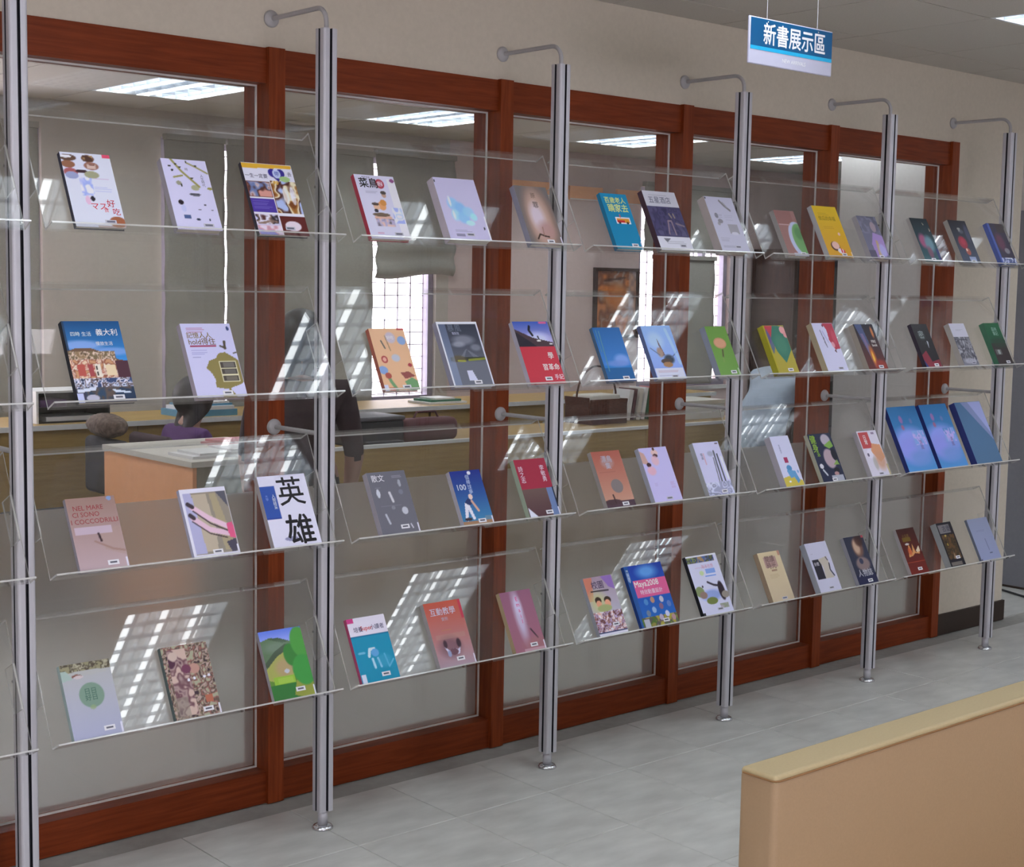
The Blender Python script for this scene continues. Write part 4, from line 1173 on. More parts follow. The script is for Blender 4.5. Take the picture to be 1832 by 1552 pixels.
bk(0, 2.160, .162, .225, .022, '3c2430', 'dark violet book wrapped in white bands above and below', (.62, .085, 2), 0,
   [('F', '3e3a58'), ('M', 0, .25, 1, .75, ['34304c', '484464', '3c3854', '54506c'], 5, 10), ('R', 0, .74, 1, 1, 'c0c0c4'), ('R', 0, 0, 1, .23, 'cfd0d4'), ('L', [(.42, .28), (.50, .50), (.60, .50), (.62, .27)], .02, '9a8484', .8), ('L', [(.72, .46), (.95, .42)], .02, '8a7878', .8), ('L', [(.60, .62), (.64, .56)], .02, '8c8070'), ('L', [(.72, .62), (.74, .56)], .02, '8c8070'), ('H', .16, .94, .8, 1, '888890'), ('P', [(.18, .2), (.40, .2), (.26, .13)], '6a6a70'), ('H', .26, .15, .9, 2, '8c8c94')],
   [('五星酒店', .45, .85, .17, '5c6070', .01)])
bk(0, 2.456, .148, .214, .034, 'a8a098', 'thick cream book printed with small grey etchings', (.52, .085, 2), 0,
   [('F', 'b9b9c6'), ('L', [(.50, .93), (.62, .84), (.78, .76)], .03, '7c7a7c'), ('L', [(.60, .90), (.70, .82)], .02, '9a98a0'), ('E', .22, .65, .06, .05, '6a686c', .8), ('E', .30, .55, .09, .04, '7a787c', .8), ('E', .22, .50, .05, .03, '8a8888', .7), ('R', .52, .32, .86, .50, '8f8d90', .8), ('E', .68, .33, .12, .03, 'c4c4cc'), ('H', .15, .68, .5, 3, '9090a0'), ('H', .10, .24, .5, 3, '9494a4'), ('H', .5, .66, .9, 4, 'a0a0b0'), ('H', .1, .10, .8, 2, '888898'), ('E', .03, .97, .02, .02, '40404c')], [])
# top row, right half
bk(0, 2.839, .117, .187, .02, 'a09c94', 'dusty pink book with a green and white oval picture', (.62, .05, 1), 0,
   [('F', '946c64'), ('R', 0, .70, .8, 1, '8c6058'), ('E', .82, .36, .48, .40, 'b4bcd0', 1, .05), ('E', .92, .38, .40, .34, '6a9a5c', 1, .1), ('E', .88, .5, .2, .14, '50804c', .8, .5), ('R', .3, 0, 1, .07, 'b8bccc'), ('R', .05, .68, .6, .695, 'b89890')], [])
bk(0, 3.078, .148, .218, .022, 'a8a8a4', 'yellow book with a curled cartoon figure near the bottom', (.55, .055, 1), 0,
   [('F', 'c89a2c'), ('G', 'cc9830', 'd0b020'), ('E', .40, .22, .18, .09, '4a2c28'), ('E', .42, .235, .15, .075, 'e0b4a4'), ('E', .56, .13, .12, .05, 'e8d8dc'), ('E', .60, .135, .03, .05, 'c83c4c'), ('E', .70, .115, .03, .04, 'c83c4c'), ('E', .74, .46, .05, .03, 'd8b0a0'), ('H', .16, .86, .6, 2, 'a08418'), ('H', .2, .6, .7, 2, 'b08018'), ('R', .96, 0, 1, .12, 'd8c8b0')],
   [('傻瓜的幸福', .46, .76, .14, '9c8418', .01)])
bk(0, 3.343, .124, .188, .022, '9c9a98', 'grey-violet book with a girl in lilac and yellow', (.45, .06, 1), 0,
   [('F', '6c6c7c'), ('M', 0, .6, 1, 1, ['5c5c68', '787888', '686874'], 4, 11), ('E', .68, .75, .14, .12, '98888c'), ('P', [(.35, 0), (.95, .1), (1, .55), (.55, .62), (.30, .35)], '9c84b4'), ('P', [(.45, 0), (.55, .45), (.66, .42), (.62, 0)], 'b49c78'), ('E', .75, .2, .18, .15, 'a8a8d0', .8, .4), ('R', 0, 0, .35, .2, '585464')], [])
bk(0, 3.716, .123, .200, .016, 'a09c94', 'black magazine with blurred pink and teal figure', (.40, .06, 1), 0,
   [('F', '26343c'), ('G', '2c5458', '20282c'), ('E', .32, .48, .22, .16, '94506c', 1, .6), ('E', .62, .42, .24, .18, '64848c', 1, .6), ('E', .50, .22, .14, .14, '7c4858', .8, .6), ('P', [(.62, .92), (.70, .86), (.66, .84)], 'a89c84'), ('P', [(.9, .8), (.96, .72), (.9, .7)], 'b8a48c'), ('R', .85, 0, 1, .3, '2c3460')], [])
bk(0, 3.984, .133, .200, .022, '9c988c', 'black book with a red sphere and a smaller orange one', (.50, .045, 1), 0,
   [('F', '1c1a26'), ('G', '28344c', '18141c'), ('E', .40, .48, .24, .15, '8c1c30', 1, .3), ('E', .42, .5, .12, .08, 'a82840', .8, .6), ('E', .52, .27, .13, .085, '9c4838', 1, .3), ('E', .47, .31, .05, .035, 'e0b8a0', 1, .5), ('E', .45, .80, .09, .03, '888478'), ('E', .52, .74, .14, .05, '50545c', .8, .5), ('E', .85, .7, .12, .2, '3c4058', .8, .5), ('R', .45, 0, .8, .15, '8c98b4')],
   [('星', .44, .78, .14, '909088', .02)])
bk(0, 4.288, .124, .200, .02, '4c5c94', 'dark blue book with a purple glow and white lettering at the foot', (.45, .20, 0), 0,
   [('F', '2a2036'), ('P', [(0, 0), (0, 1), (.14, 1), (.14, 0)], '3c5098'), ('E', .45, .55, .25, .20, '582840', 1, .7), ('R', .5, .78, 1, 1, '342420', .7), ('E', .66, .34, .16, .07, '8c8c8c', .8, .4), ('M', .1, 0, 1, .17, ['a8b0cc', '404c78', 'd0d8e8'], 6, 12)], [])
# --- second row
bk(1, .098, .155, .222, .018, '20242c', 'blue travel book with a colourful Italian harbour town photograph', (.61, .055, 1), 0,
   [('F', '2c78b8'), ('G', '3c8ccc', '1c4c78', (0, .5, 1, 1)), ('E', .25, .70, .35, .06, '8ca8d8', .8, .6), ('E', .75, .62, .35, .05, '7c9cd0', .8, .6), ('R', 0, .45, .03, 1, '284058'),
    ('P', [(0, .30), (0, .63), (.12, .66), (.38, .67), (.65, .60), (.85, .52), (1, .50), (1, .25)], '6c5440'), ('M', .0, .48, .8, .62, ['8c7454', 'c8ae90', '5c4c38', 'd8c0a8', '746448'], 12, 13), ('R', 0, .28, 1, .50, '9c7458'), ('M', 0, .30, .78, .52, ['d8c0a0', 'a85c4c', 'e0d0b8', '8c5440', 'c09068'], 11, 14),
    ('R', .10, .33, .24, .46, 'b05448'), ('R', .30, .32, .38, .47, '9c4848'), ('R', .40, .31, .50, .46, 'e0d4c0'), ('R', .42, .40, .45, .44, '403830'), ('R', .42, .33, .45, .37, '403830'), ('R', .60, .33, .76, .45, 'dcc8a0'), ('R', .78, .28, 1, .50, '4c3038'),
    ('R', 0, 0, 1, .29, '3c3c4c'), ('M', 0, .18, 1, .29, ['2c3448', 'c8d0e0', '4c3c38', 'd8d8e4', '384868'], 13, 15), ('M', .15, .02, 1, .18, ['50443c', '34485c', '5c5048', '2c3c50'], 6, 16), ('P', [(.60, .16), (.92, .12), (.96, .10), (.66, .12)], 'c8d4e4'), ('P', [(.02, .16), (.35, .19), (.34, .15), (.03, .12)], 'ccd4e8'), ('R', 0, 0, .10, .11, 'b8c0dc'), ('E', .26, .055, .11, .04, 'b0b0bc')],
   [('四時 生活', .29, .84, .085, 'd0dcf0', .005), ('義大利', .74, .86, .13, 'eef2fc', .01), ('慢旅生活', .66, .72, .075, 'e0ecf8', .005)])
bk(1, .424, .149, .213, .02, 'b0a8b0', 'white book with an ochre head-shaped house and hold lettering', (.52, .055, 1), 0,
   [('F', 'c2c2ee'), ('H', .09, .945, .52, 3, 'a85870'), ('R', .09, .68, .62, .70, '982c50'), ('H', .09, .64, .42, 3, '8888b0'), ('H', .09, .55, .28, 1, '6c6c94'),
    ('P', [(.66, .60), (.76, .605), (.95, .52), (1.0, .48), (1.0, .20), (.95, .17), (.72, .12), (.58, .0), (.62, 0), (.70, .10), (.42, .13), (.44, .24), (.40, .32), (.31, .40), (.36, .44), (.40, .49), (.56, .53), (.60, .57)], '857a48'), ('P', [(.52, .03), (.70, .11), (.80, 0), (.52, 0)], '857a48'),
    ('R', .59, .205, .935, .485, 'd4d0a8'), ('R', .61, .395, .925, .475, '4a443c'), ('R', .61, .305, .925, .38, '4a443c'), ('R', .61, .215, .925, .29, '4a443c'), ('R', .66, .405, .89, .465, '6c6860'), ('R', .66, .315, .89, .37, '646058'), ('R', .66, .225, .89, .28, '6c6658'),
    ('L', [(.80, .75), (.78, .66)], .025, '4c4434'), ('L', [(.70, .69), (.80, .66)], .018, '4c4434'), ('L', [(.93, .59), (.99, .60)], .012, '5c543c'), ('E', .93, .93, .03, .03, '3c4870')],
   [('記憶人人', .32, .84, .125, '7a6434', .012), ('hold得住', .355, .755, .145, '6a5028', .012)])
bk(1, 1.030, .126, .197, .016, 'a8604c', 'peach book scattered with cartoon food and blue blobs', (.52, .05, 1), 0,
   [('F', 'd8ae84'), ('E', .10, .33, .13, .065, '7f9cc4'), ('E', .85, .80, .12, .07, '84a0c4'), ('E', .22, .50, .09, .06, 'a84440'), ('E', .22, .50, .05, .035, 'd8a08c'), ('E', .90, .40, .06, .03, 'a03840'), ('E', .55, .85, .14, .09, 'bcb4c0', .9, .3), ('E', .55, .52, .12, .06, 'b4bcc8', .9, .3), ('L', [(.26, .80), (.32, .68)], .018, '4c4c48'), ('L', [(.40, .88), (.46, .64)], .012, '8c7454'),
    ('L', [(.20, .22), (.24, .14), (.34, .02)], .045, '6c9464'), ('E', .20, .24, .09, .05, 'a04c40'), ('P', [(.56, .28), (.80, .30), (.98, .22), (.66, .18)], '8c4c44'), ('P', [(.62, .14), (.86, .2), (1, .14), (1, 0), (.7, 0)], '6c9864'), ('R', .0, 0, .12, .10, 'c8cce0'), ('R', .14, 0, .3, .05, 'b85c3c'), ('R', .80, .97, 1, 1, 'b04040')], [('好吃', .54, .85, .10, 'e8e4e4', .01)])
bk(1, 1.282, .158, .216, .02, '8c8c98', 'grey book with a storm over a green strip of land and white frame', (.52, .07, 1), 0,
   [('F', '6c7078'), ('G', '60646c', '2c303c', (0, .35, 1, 1)), ('E', .55, .72, .25, .07, '8c9098', .7, .7), ('E', .40, .65, .15, .04, '9ca0a8', .7, .7), ('E', .80, .6, .12, .05, '848890', .7, .6), ('P', [(.55, .58), (.30, .42), (.42, .42), (.56, .57), (.70, .42), (.85, .44)], '7c8088', .6), ('R', .1, .405, 1, .45, '34382c'), ('E', .3, .42, .18, .06, '5c5440', 1, .5), ('L', [(.28, .40), (.45, .395)], .018, '9a9c3c'), ('L', [(.55, .41), (.95, .425)], .022, '848c34'), ('R', 0, 0, 1, .38, '686c74'),
    ('R', 0, 0, .20, 1, '9cb4dc', .35), ('R', 0, 0, .04, 1, 'd8dcf4'), ('R', .96, 0, 1, 1, 'd0d4ec'), ('R', 0, .965, 1, 1, 'd8dcf4'), ('R', 0, 0, 1, .02, 'c8cce4'), ('P', [(.42, .25), (.55, .25), (.62, .1), (.42, .1)], 'c8cce0')],
   [('暴風', .40, .90, .17, '606874', .01), ('電影院', .40, .82, .06, 'b8bcd0', 0)])
bk(1, 1.589, .150, .217, .018, 'b0acb4', 'red book with a hillside silhouette of climbers under blue sky', (.45, .085, 1), 0,
   [('F', 'bc3844'), ('G', 'c8b4d0', '3c58a8', (0, .60, 1, 1)), ('E', .6, .72, .3, .1, 'c8d0ec', .8, .8), ('P', [(0, .60), (0, .88), (.45, .74), (1, .66), (1, .60)], '48383c'), ('P', [(0, .60), (0, .84), (.30, .70), (.5, .60)], '2c2830'), ('L', [(.44, .92), (.40, .86), (.46, .78)], .03, '181820'), ('L', [(.60, .76), (.62, .70)], .018, '202028'), ('E', .6, .69, .06, .015, 'e0dcd0'), ('E', .92, .64, .05, .012, 'e8e0d8'), ('E', .85, .98, .12, .02, 'd06088')],
   [('學', .80, .45, .17, 'f0dce0', .012), ('習革命', .72, .27, .16, 'f0dce0', .012), ('手記', .86, .11, .13, 'ecd0d8', .01)])
bk(1, 1.935, .128, .196, .014, '4c6c88', 'plain blue book with a white cloud over a dark sea', (.55, .065, 1), 0,
   [('F', '2472b4'), ('G', '3878bc', '1c5c94', (0, .3, 1, 1)), ('E', .72, .40, .26, .10, '7898d0', .9, .6), ('E', .55, .33, .40, .06, '6888c4', .8, .6), ('R', 0, 0, 1, .25, '14588c'), ('L', [(.20, .93), (.14, .2)], .018, '4c8090'), ('L', [(.10, .95), (.08, .55)], .012, '4c8090')], [('PACIFIC', .9, .9, .01, '2472b4', 0)])
bk(1, 2.162, .146, .200, .018, '5c6c94', 'sky blue book with a crouching diver and white foot band', (.52, .055, 2), 0,
   [('F', '7c9cd8'), ('G', '88a0d8', '8cb0e8'), ('E', .35, .72, .25, .15, 'a8c4f4', .9, .7), ('P', [(.40, .78), (.52, .45), (.42, .42)], '6c5860'), ('E', .38, .50, .10, .09, 'a08878', 1, .5), ('E', .62, .37, .16, .08, '343c48', 1, .5), ('E', .50, .33, .18, .05, '4c3c34'), ('E', .52, .27, .16, .05, 'a07850'), ('L', [(.10, .58), (.34, .45)], .012, '5c6884'), ('L', [(.95, .5), (.72, .4)], .012, '5c6884'), ('L', [(.80, .92), (.95, .3)], .05, 'a8c8f4', .7), ('R', .03, .0, .97, .20, 'ccd0e8'), ('H', .12, .165, .9, 2, 'b08888'), ('H', .1, .075, .9, 1, '8c90a8')], [])
bk(1, 2.477, .110, .192, .026, '88909c', 'olive green book with a peach oval and thin stem', (.55, .075, 1), 0,
   [('F', '6c9844'), ('G', '6c9848', '649038'), ('E', .48, .66, .30, .11, 'c08c68', 1, .05), ('E', .48, .66, .25, .085, 'cc9874', 1, .05), ('L', [(.50, .52), (.42, .38)], .03, '544c34'), ('L', [(.42, .38), (.38, .28)], .018, '7c9450'), ('R', .92, 0, 1, .16, 'a0b890')], [])
bk(1, 2.797, .120, .194, .026, 'a09c24', 'yellow-green book with red corner and deep green wedge', (.50, .075, 1), 0,
   [('F', 'a89c3c'), ('P', [(0, 1), (.55, 1), (.1, .6), (0, .7)], 'b8444c'), ('P', [(.12, .95), (.3, .6), (.1, .4), (0, .75)], '4c5c8c', .8), ('P', [(.45, 1), (.98, .98), (1, .5), (.55, .22), (.30, .45), (.20, .72)], '3c7460'), ('E', .6, .6, .28, .2, '4c8468', .7, .6), ('E', .88, .90, .14, .08, 'd89c98'), ('E', .96, .80, .10, .06, 'd09490'), ('R', 0, 0, .06, 1, 'a8a028')], [])
bk(1, 3.091, .128, .203, .026, 'a89c7c', 'white book with a red splash in its upper right', (.55, .07, 2), 0,
   [('F', 'c8c8e2'), ('P', [(.50, 1), (1, 1), (1, .47), (.72, .45), (.58, .65), (.62, .85)], 'b03c4c'), ('E', .7, .55, .08, .06, 'd8a0a8', .9, .4), ('E', .86, .7, .10, .15, 'c05060', .8, .5), ('L', [(.30, .85), (.38, .5)], .015, '5c5c70'), ('L', [(.40, .82), (.52, .6)], .03, 'a8a4c4', .7), ('P', [(.66, .43), (.76, .46), (.74, .38)], '502830'), ('E', .5, .95, .04, .03, '803848')], [('當\n下\n的\n力', .34, .62, .07, '484858', .01)])
bk(1, 3.355, .126, .198, .024, 'a09888', 'dark book with an orange flame and blue light rays', (.55, .07, 1), 0,
   [('F', '241818'), ('G', '5c1c18', '181420'), ('P', [(.05, 1), (.40, 1), (.55, .3), (.35, .2)], '4c5c84', .8), ('P', [(.2, .8), (.34, .8), (.5, .1), (.38, .05)], '8c6c8c', .6), ('E', .46, .3, .12, .22, 'b05c20', 1, .7), ('E', .45, .25, .05, .15, 'e8b040', 1, .7), ('E', .84, .82, .06, .12, 'b87040', 1, .6), ('E', .7, .1, .3, .12, '902c20', .9, .6)], [('FIRE\nbook', .74, .58, .13, 'd8d0c4', .02)])
bk(1, 3.757, .112, .200, .018, '342c38', 'black book with pale seal characters and red foot', (.55, .075, 1), 0,
   [('F', '181418'), ('P', [(0, 0), (0, .3), (.35, .4), (.5, .15), (1, .2), (1, 0)], '7c2434'), ('P', [(0, 0), (0, .2), (.2, 0)], '2c3468'), ('P', [(.62, .62), (.70, .6), (.62, .46)], 'a8acb0'), ('E', .42, .74, .22, .10, '3c4440', .8, .5)], [('密', .42, .76, .34, '88908c', .01), ('令', .52, .56, .12, '505850', 0)])
bk(1, 4.022, .116, .198, .026, 'a8a498', 'grey book with white top and a reclining photograph', (.55, .08, 2), 0,
   [('F', '74747c'), ('R', 0, .68, 1, 1, 'bcbcc4'), ('M', 0, .08, 1, .68, ['5c5c60', '8c8c90', '6c6c70', '44444c', '9c9ca0'], 5, 17), ('E', .5, .12, .4, .06, 'a8a8b0', .8, .4), ('H', .3, .86, .8, 2, '9898a0')], [])
bk(1, 4.296, .118, .200, .024, '3c6c50', 'dark green book with a brown lower half', (.55, .07, 1), 0,
   [('F', '1c5434'), ('G', '1c4c34', '24603c', (0, .5, 1, 1)), ('R', 0, 0, 1, .52, '342c2c'), ('E', .6, .52, .5, .12, '2c4030', .8, .8), ('R', .1, .25, .5, .37, '889088', .5)], [('森林\n筆記', .55, .80, .18, '8cb09c', .01), ('書', .32, .31, .2, 'a8b0a8', .02)])
# --- third row
bk(2, .099, .133, .196, .014, '989498', 'dusty beige Italian novel with red capital lettering', (.58, .095, 1), 1,
   [('F', 'a88c84'), ('G', 'b09c9c', '94786c'), ('P', [(.6, .28), (1, .18), (1, .6), (.5, .5)], 'a48c80', .6), ('L', [(.42, .40), (.75, .28), (1, .24)], .02, '907060', .6), ('R', .06, .50, .80, .60, 'bcacb8', .8), ('L', [(.52, .50), (.55, .40)], .022, '38282c'), ('E', .88, .97, .05, .03, '7c94b8'), ('H', .08, .03, .3, 1, '786460')],
   [('NEL MARE', .42, .86, .135, '8c3c3c', .006), ('CI SONO', .35, .77, .135, '8c3c3c', .006), ('I COCCODRILLI', .50, .675, .135, '8c3c3c', .006)])
bk(2, .417, .138, .195, .014, 'b8b8c8', 'white-framed book with a photograph of crossed bare legs', (.42, .075, 1), 1,
   [('F', 'd4d4ee'), ('R', .06, .05, .99, .94, '8c8474'), ('P', [(.06, .06), (.06, .94), (.22, .94), (.36, .5), (.30, .06)], 'a8a8c4'), ('P', [(.30, .08), (.24, .92), (.55, .92), (.60, .4), (.55, .08)], 'b0a48c'), ('P', [(.62, .92), (.76, .92), (.95, .1), (.70, .08)], 'a09474'), ('P', [(.76, .94), (.98, .94), (.98, .70)], '54545c'), ('L', [(.18, .74), (.50, .56), (.86, .42)], .055, 'd8b8c4'), ('L', [(.16, .58), (.46, .40), (.84, .32)], .055, 'd4b4c0'), ('L', [(.20, .68), (.52, .48), (.84, .36)], .014, '382830'), ('L', [(.14, .53), (.46, .34), (.80, .26)], .012, '382830'), ('L', [(.12, .78), (.20, .74)], .045, '40363c'), ('L', [(.12, .62), (.18, .58)], .045, '40363c'),
    ('P', [(.84, .46), (.98, .48), (1, .24), (.86, .26)], 'd0587c'), ('P', [(.76, .2), (.98, .24), (.98, .06), (.84, .05)], '484450')], [])
bk(2, .659, .155, .212, .018, 'a8a09c', 'white book with bold black brush lettering and blue panel', (.0, .0, 0), 0,
   [('F', 'd0d0f0'), ('R', .0, .40, .30, .86, '2c4c94'), ('R', .0, .40, .30, .42, '283c84'), ('E', .40, .12, .14, .03, '8888a4')],
   [('英', .62, .77, .58, '181418', .012), ('雄', .62, .24, .60, '181418', .025), ('人物與大學', .0, 0, .001, '2c4c94', 0), ('人\n間\n精\n采', .24, .64, .075, 'c8d0f0', .004), ('大\n學', .10, .70, .06, '7c90c8', 0)])
bk(2, 1.022, .138, .195, .022, 'a4a0a4', 'slate grey book with small white pictograms and white characters', (.52, .11, 1), 1,
   [('F', '66666c'), ('E', .17, .66, .045, .07, 'c0c4c8'), ('L', [(.46, .66), (.50, .52)], .03, 'c4c4c4'), ('E', .78, .80, .04, .06, '9ca0a4'), ('E', .76, .66, .06, .04, '747880'), ('E', .74, .36, .08, .06, 'b4b8bc'), ('L', [(.22, .32), (.27, .18)], .025, 'b0b4b8'), ('E', .46, .42, .05, .03, '7c8084'), ('L', [(.80, .14), (.83, .08)], .015, 'c8c8cc'), ('H', .62, .93, .9, 2, '9c9ca0'), ('H', .12, .76, .3, 1, '808488'), ('H', .15, .46, .7, 1, '7c7c82')],
   [('散文', .25, .90, .17, 'd4d4d8', .008)])
bk(2, 1.329, .120, .178, .018, 'b0acb0', 'blue book with a stooping baseball player and number 100', (.50, .075, 1), 1,
   [('F', '1c4c8c'), ('G', '3c7ca0', '1c2c78', (0, .08, 1, 1)), ('R', 0, 0, 1, .08, '9c7858'), ('P', [(.1, .1), (.22, .42), (.34, .4), (.44, .12), (.36, .1), (.28, .28), (.18, .08)], 'd8d8e8'), ('P', [(.22, .42), (.36, .50), (.52, .42), (.36, .36)], '28345c'), ('L', [(.46, .44), (.60, .26)], .035, 'c89c84'), ('E', .46, .52, .07, .05, 'd8c0b0'), ('E', .2, .12, .12, .03, '382c30'), ('E', .62, .95, .06, .035, 'e0e4e8'), ('R', .75, .08, 1, .16, '788488', .6)],
   [('100', .26, .70, .22, 'c4ccdc', .02), ('個\n棒\n球\n夢', .52, .74, .14, 'a8b8d8', .008)])
bk(2, 1.595, .133, .197, .02, '9cac94', 'crimson-topped book with vertical white characters and plum foot', (.55, .075, 1), 1,
   [('F', '54403c'), ('R', 0, .49, 1, 1, '96283c'), ('G', '4c3034', '645048', (0, 0, .8, .49)), ('P', [(.78, .49), (.98, .49), (.95, 0), (.76, 0)], '64789c'), ('R', .96, 0, 1, .5, '202434'), ('P', [(.02, .18), (.02, 0), (.30, 0)], 'd0d4e8')],
   [('詩\n之\n志', .14, .74, .15, 'd4c4cc', .008), ('李\n敏\n勇', .82, .74, .15, 'd4c4cc', .008)])
bk(2, 1.941, .134, .203, .018, 'a09c94', 'orange sunset book with a grey moon and lone figure', (.55, .065, 1), 0,
   [('F', 'b88c74'), ('G', 'b89078', 'a05848'), ('E', .55, .38, .20, .12, '78706c', 1, .08), ('R', 0, 0, 1, .12, '4c3840'), ('E', .25, .11, .3, .05, '483438'), ('L', [(.32, .23), (.34, .1)], .025, '402c2c'), ('H', .1, .64, .8, 1, '90584c'), ('E', .46, .80, .22, .10, 'a89490', .6, .5)],
   [('漂鳥\n集', .46, .80, .19, 'a8a8b4', .01)])
bk(2, 2.166, .138, .201, .02, 'acb0b8', 'white book with two bell-shaped flowers at its upper left', (.45, .075, 2), 0,
   [('F', 'bcb6dc'), ('P', [(0, .95), (.0, .72), (.22, .70), (.14, .9)], 'c09c90'), ('E', .52, .90, .12, .06, 'd8b8b0'), ('E', .52, .845, .09, .035, '3c2024'), ('E', .20, .69, .08, .04, '3c2024'), ('E', .47, .76, .13, .09, 'd8b0b8', .9, .4), ('E', .24, .58, .15, .08, 'd8a8b4', .9, .4), ('E', .52, .97, .04, .03, '4c3028'), ('H', .75, .36, .92, 6, 'b088b8'), ('H', .18, .36, .3, 3, 'a898c4')], [])
bk(2, 2.444, .136, .204, .02, 'a8aca8', 'white book with a photograph of slender forks on its right', (.52, .075, 1), 0,
   [('F', 'c4c4e0'), ('L', [(.70, .82), (.66, .2)], .03, '5c6068'), ('L', [(.80, .76), (.80, .2)], .028, '4c5058'), ('L', [(.62, .70), (.56, .2)], .02, '70747c'), ('L', [(.92, .7), (.94, .3)], .035, 'd8dcec'), ('E', .55, .78, .12, .05, '9ca0b0', .8, .5), ('M', 0, .02, 1, .26, ['a8acc4', '84889c', 'ccd0e4', '989cb4'], 6, 18), ('R', .85, .95, .96, .975, '604858'), ('R', .26, .58, .30, .8, 'c8949c', .6)], [('餐\n桌', .20, .74, .10, '5c5c78', .004)])
bk(2, 2.862, .108, .201, .028, 'b0acb0', 'white book with blue leaping figure over a yellow corner', (.50, .06, 0), 0,
   [('F', 'c6c8e8'), ('P', [(0, 0), (0, .18), (.5, .22), (.8, .14), (1, .1), (1, 0)], 'c0b048'), ('E', .48, .36, .14, .06, '4c84b0'), ('P', [(.30, .33), (.75, .30), (.85, .1), (.70, .05), (.60, .18), (.40, .16)], '5c94bc'), ('E', .88, .28, .06, .03, '7ca4c8'), ('R', .36, .47, .56, .58, '9c3058'), ('E', .3, .1, .06, .02, 'd8dcec')], [('青\n春\n散\n步', .34, .74, .09, '7c80a0', .0)])
bk(2, 3.099, .142, .201, .018, 'a8a890', 'dark green and black magazine with a swimmer and lime lettering', (.42, .055, 1), 0,
   [('F', '20263c'), ('E', .70, .86, .20, .12, 'a8a0a8', 1, .2), ('P', [(.55, .75), (.9, .85), (.95, .72), (.75, .68)], '78a048'), ('E', .62, .48, .24, .20, 'a89498', 1, .2), ('E', .86, .55, .12, .12, '181c28'), ('P', [(.70, .35), (.9, .45), (.95, .34)], '78984c'), ('E', .75, .24, .12, .05, '181820'), ('E', .70, .17, .10, .04, 'a88480'), ('R', .45, 0, .95, .14, 'a4a8b0'), ('E', .16, .34, .08, .05, 'c8c8c8'), ('L', [(.18, .26), (.28, .16)], .03, 'b8bcc0')],
   [('健\n身', .16, .80, .26, '84a838', .03), ('泳', .20, .58, .14, '84a838', .02)])
bk(2, 3.406, .128, .195, .022, 'a8a4a4', 'white book with a red box title and orange watercolour figures', (.40, .065, 2), 0,
   [('F', 'ccc8d0'), ('R', .04, .62, .55, .97, 'b44c4c'), ('P', [(.55, .72), (.95, .68), (1, .4), (.7, .3), (.4, .55)], 'cc8c60', .9), ('E', .72, .35, .25, .2, 'c09070', .8, .7), ('E', .30, .5, .14, .10, 'd8d4e0'), ('E', .20, .48, .05, .04, '60586c'), ('E', .42, .28, .10, .14, 'a8a49c', .8, .5), ('R', .92, 0, 1, .25, 'a8985c', .7), ('R', .7, .92, .85, .96, '8c7c94')], [('日\n常', .30, .80, .17, 'f0d8d4', .02)])
for q, (x, w_, h_, t_) in enumerate(((3.664, .205, .288, .020), (3.884, .200, .286, .028), (4.150, .200, .285, .030))):
    ops = [('F', '3c7cb4'), ('G', '4c8cc4', '2c6c9c'), ('E', .45, .45, .55, .22, '8c98dc', .95, .6), ('E', .40, .32, .50, .2, '8890d8', .95, .6), ('E', .75, .40, .25, .12, '7c94d0', .8, .6), ('E', .6, .2, .4, .12, '6c90c8', .8, .7), ('E', .34, .80, .06, .06, '94689c', .9, .5), ('E', .32, .68, .05, .04, 'a06484', .9, .5), ('E', .66, .77, .05, .04, '6c78a8', .8, .6), ('M', .55, .40, .95, .62, ['5c8cc4', 'b8a8dc', '7ca0d4'], 9, 30 + q)]
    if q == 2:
        ops = [('F', '44607c'), ('G', '50708c', '4c7090'), ('P', [(.22, 1), (1, 1), (1, .35)], '98a0c8'), ('P', [(.22, 1), (.5, 1), (1, .45), (1, .35)], '7c88ac')]  # pale wedges paint a glare into the cover colours
    bk(2, x, w_, h_, t_, '24306c', ['large blue sky-and-cloud album with dark spine beside the red box title book', 'large blue sky-and-cloud album, middle one of three', 'large blue album with glare painted across it, last before the wall'][q], (0, 0, 0), 0, ops,
       [('清\n風', .74, .40, .11, '6c5c94', .0)] if q < 2 else [])
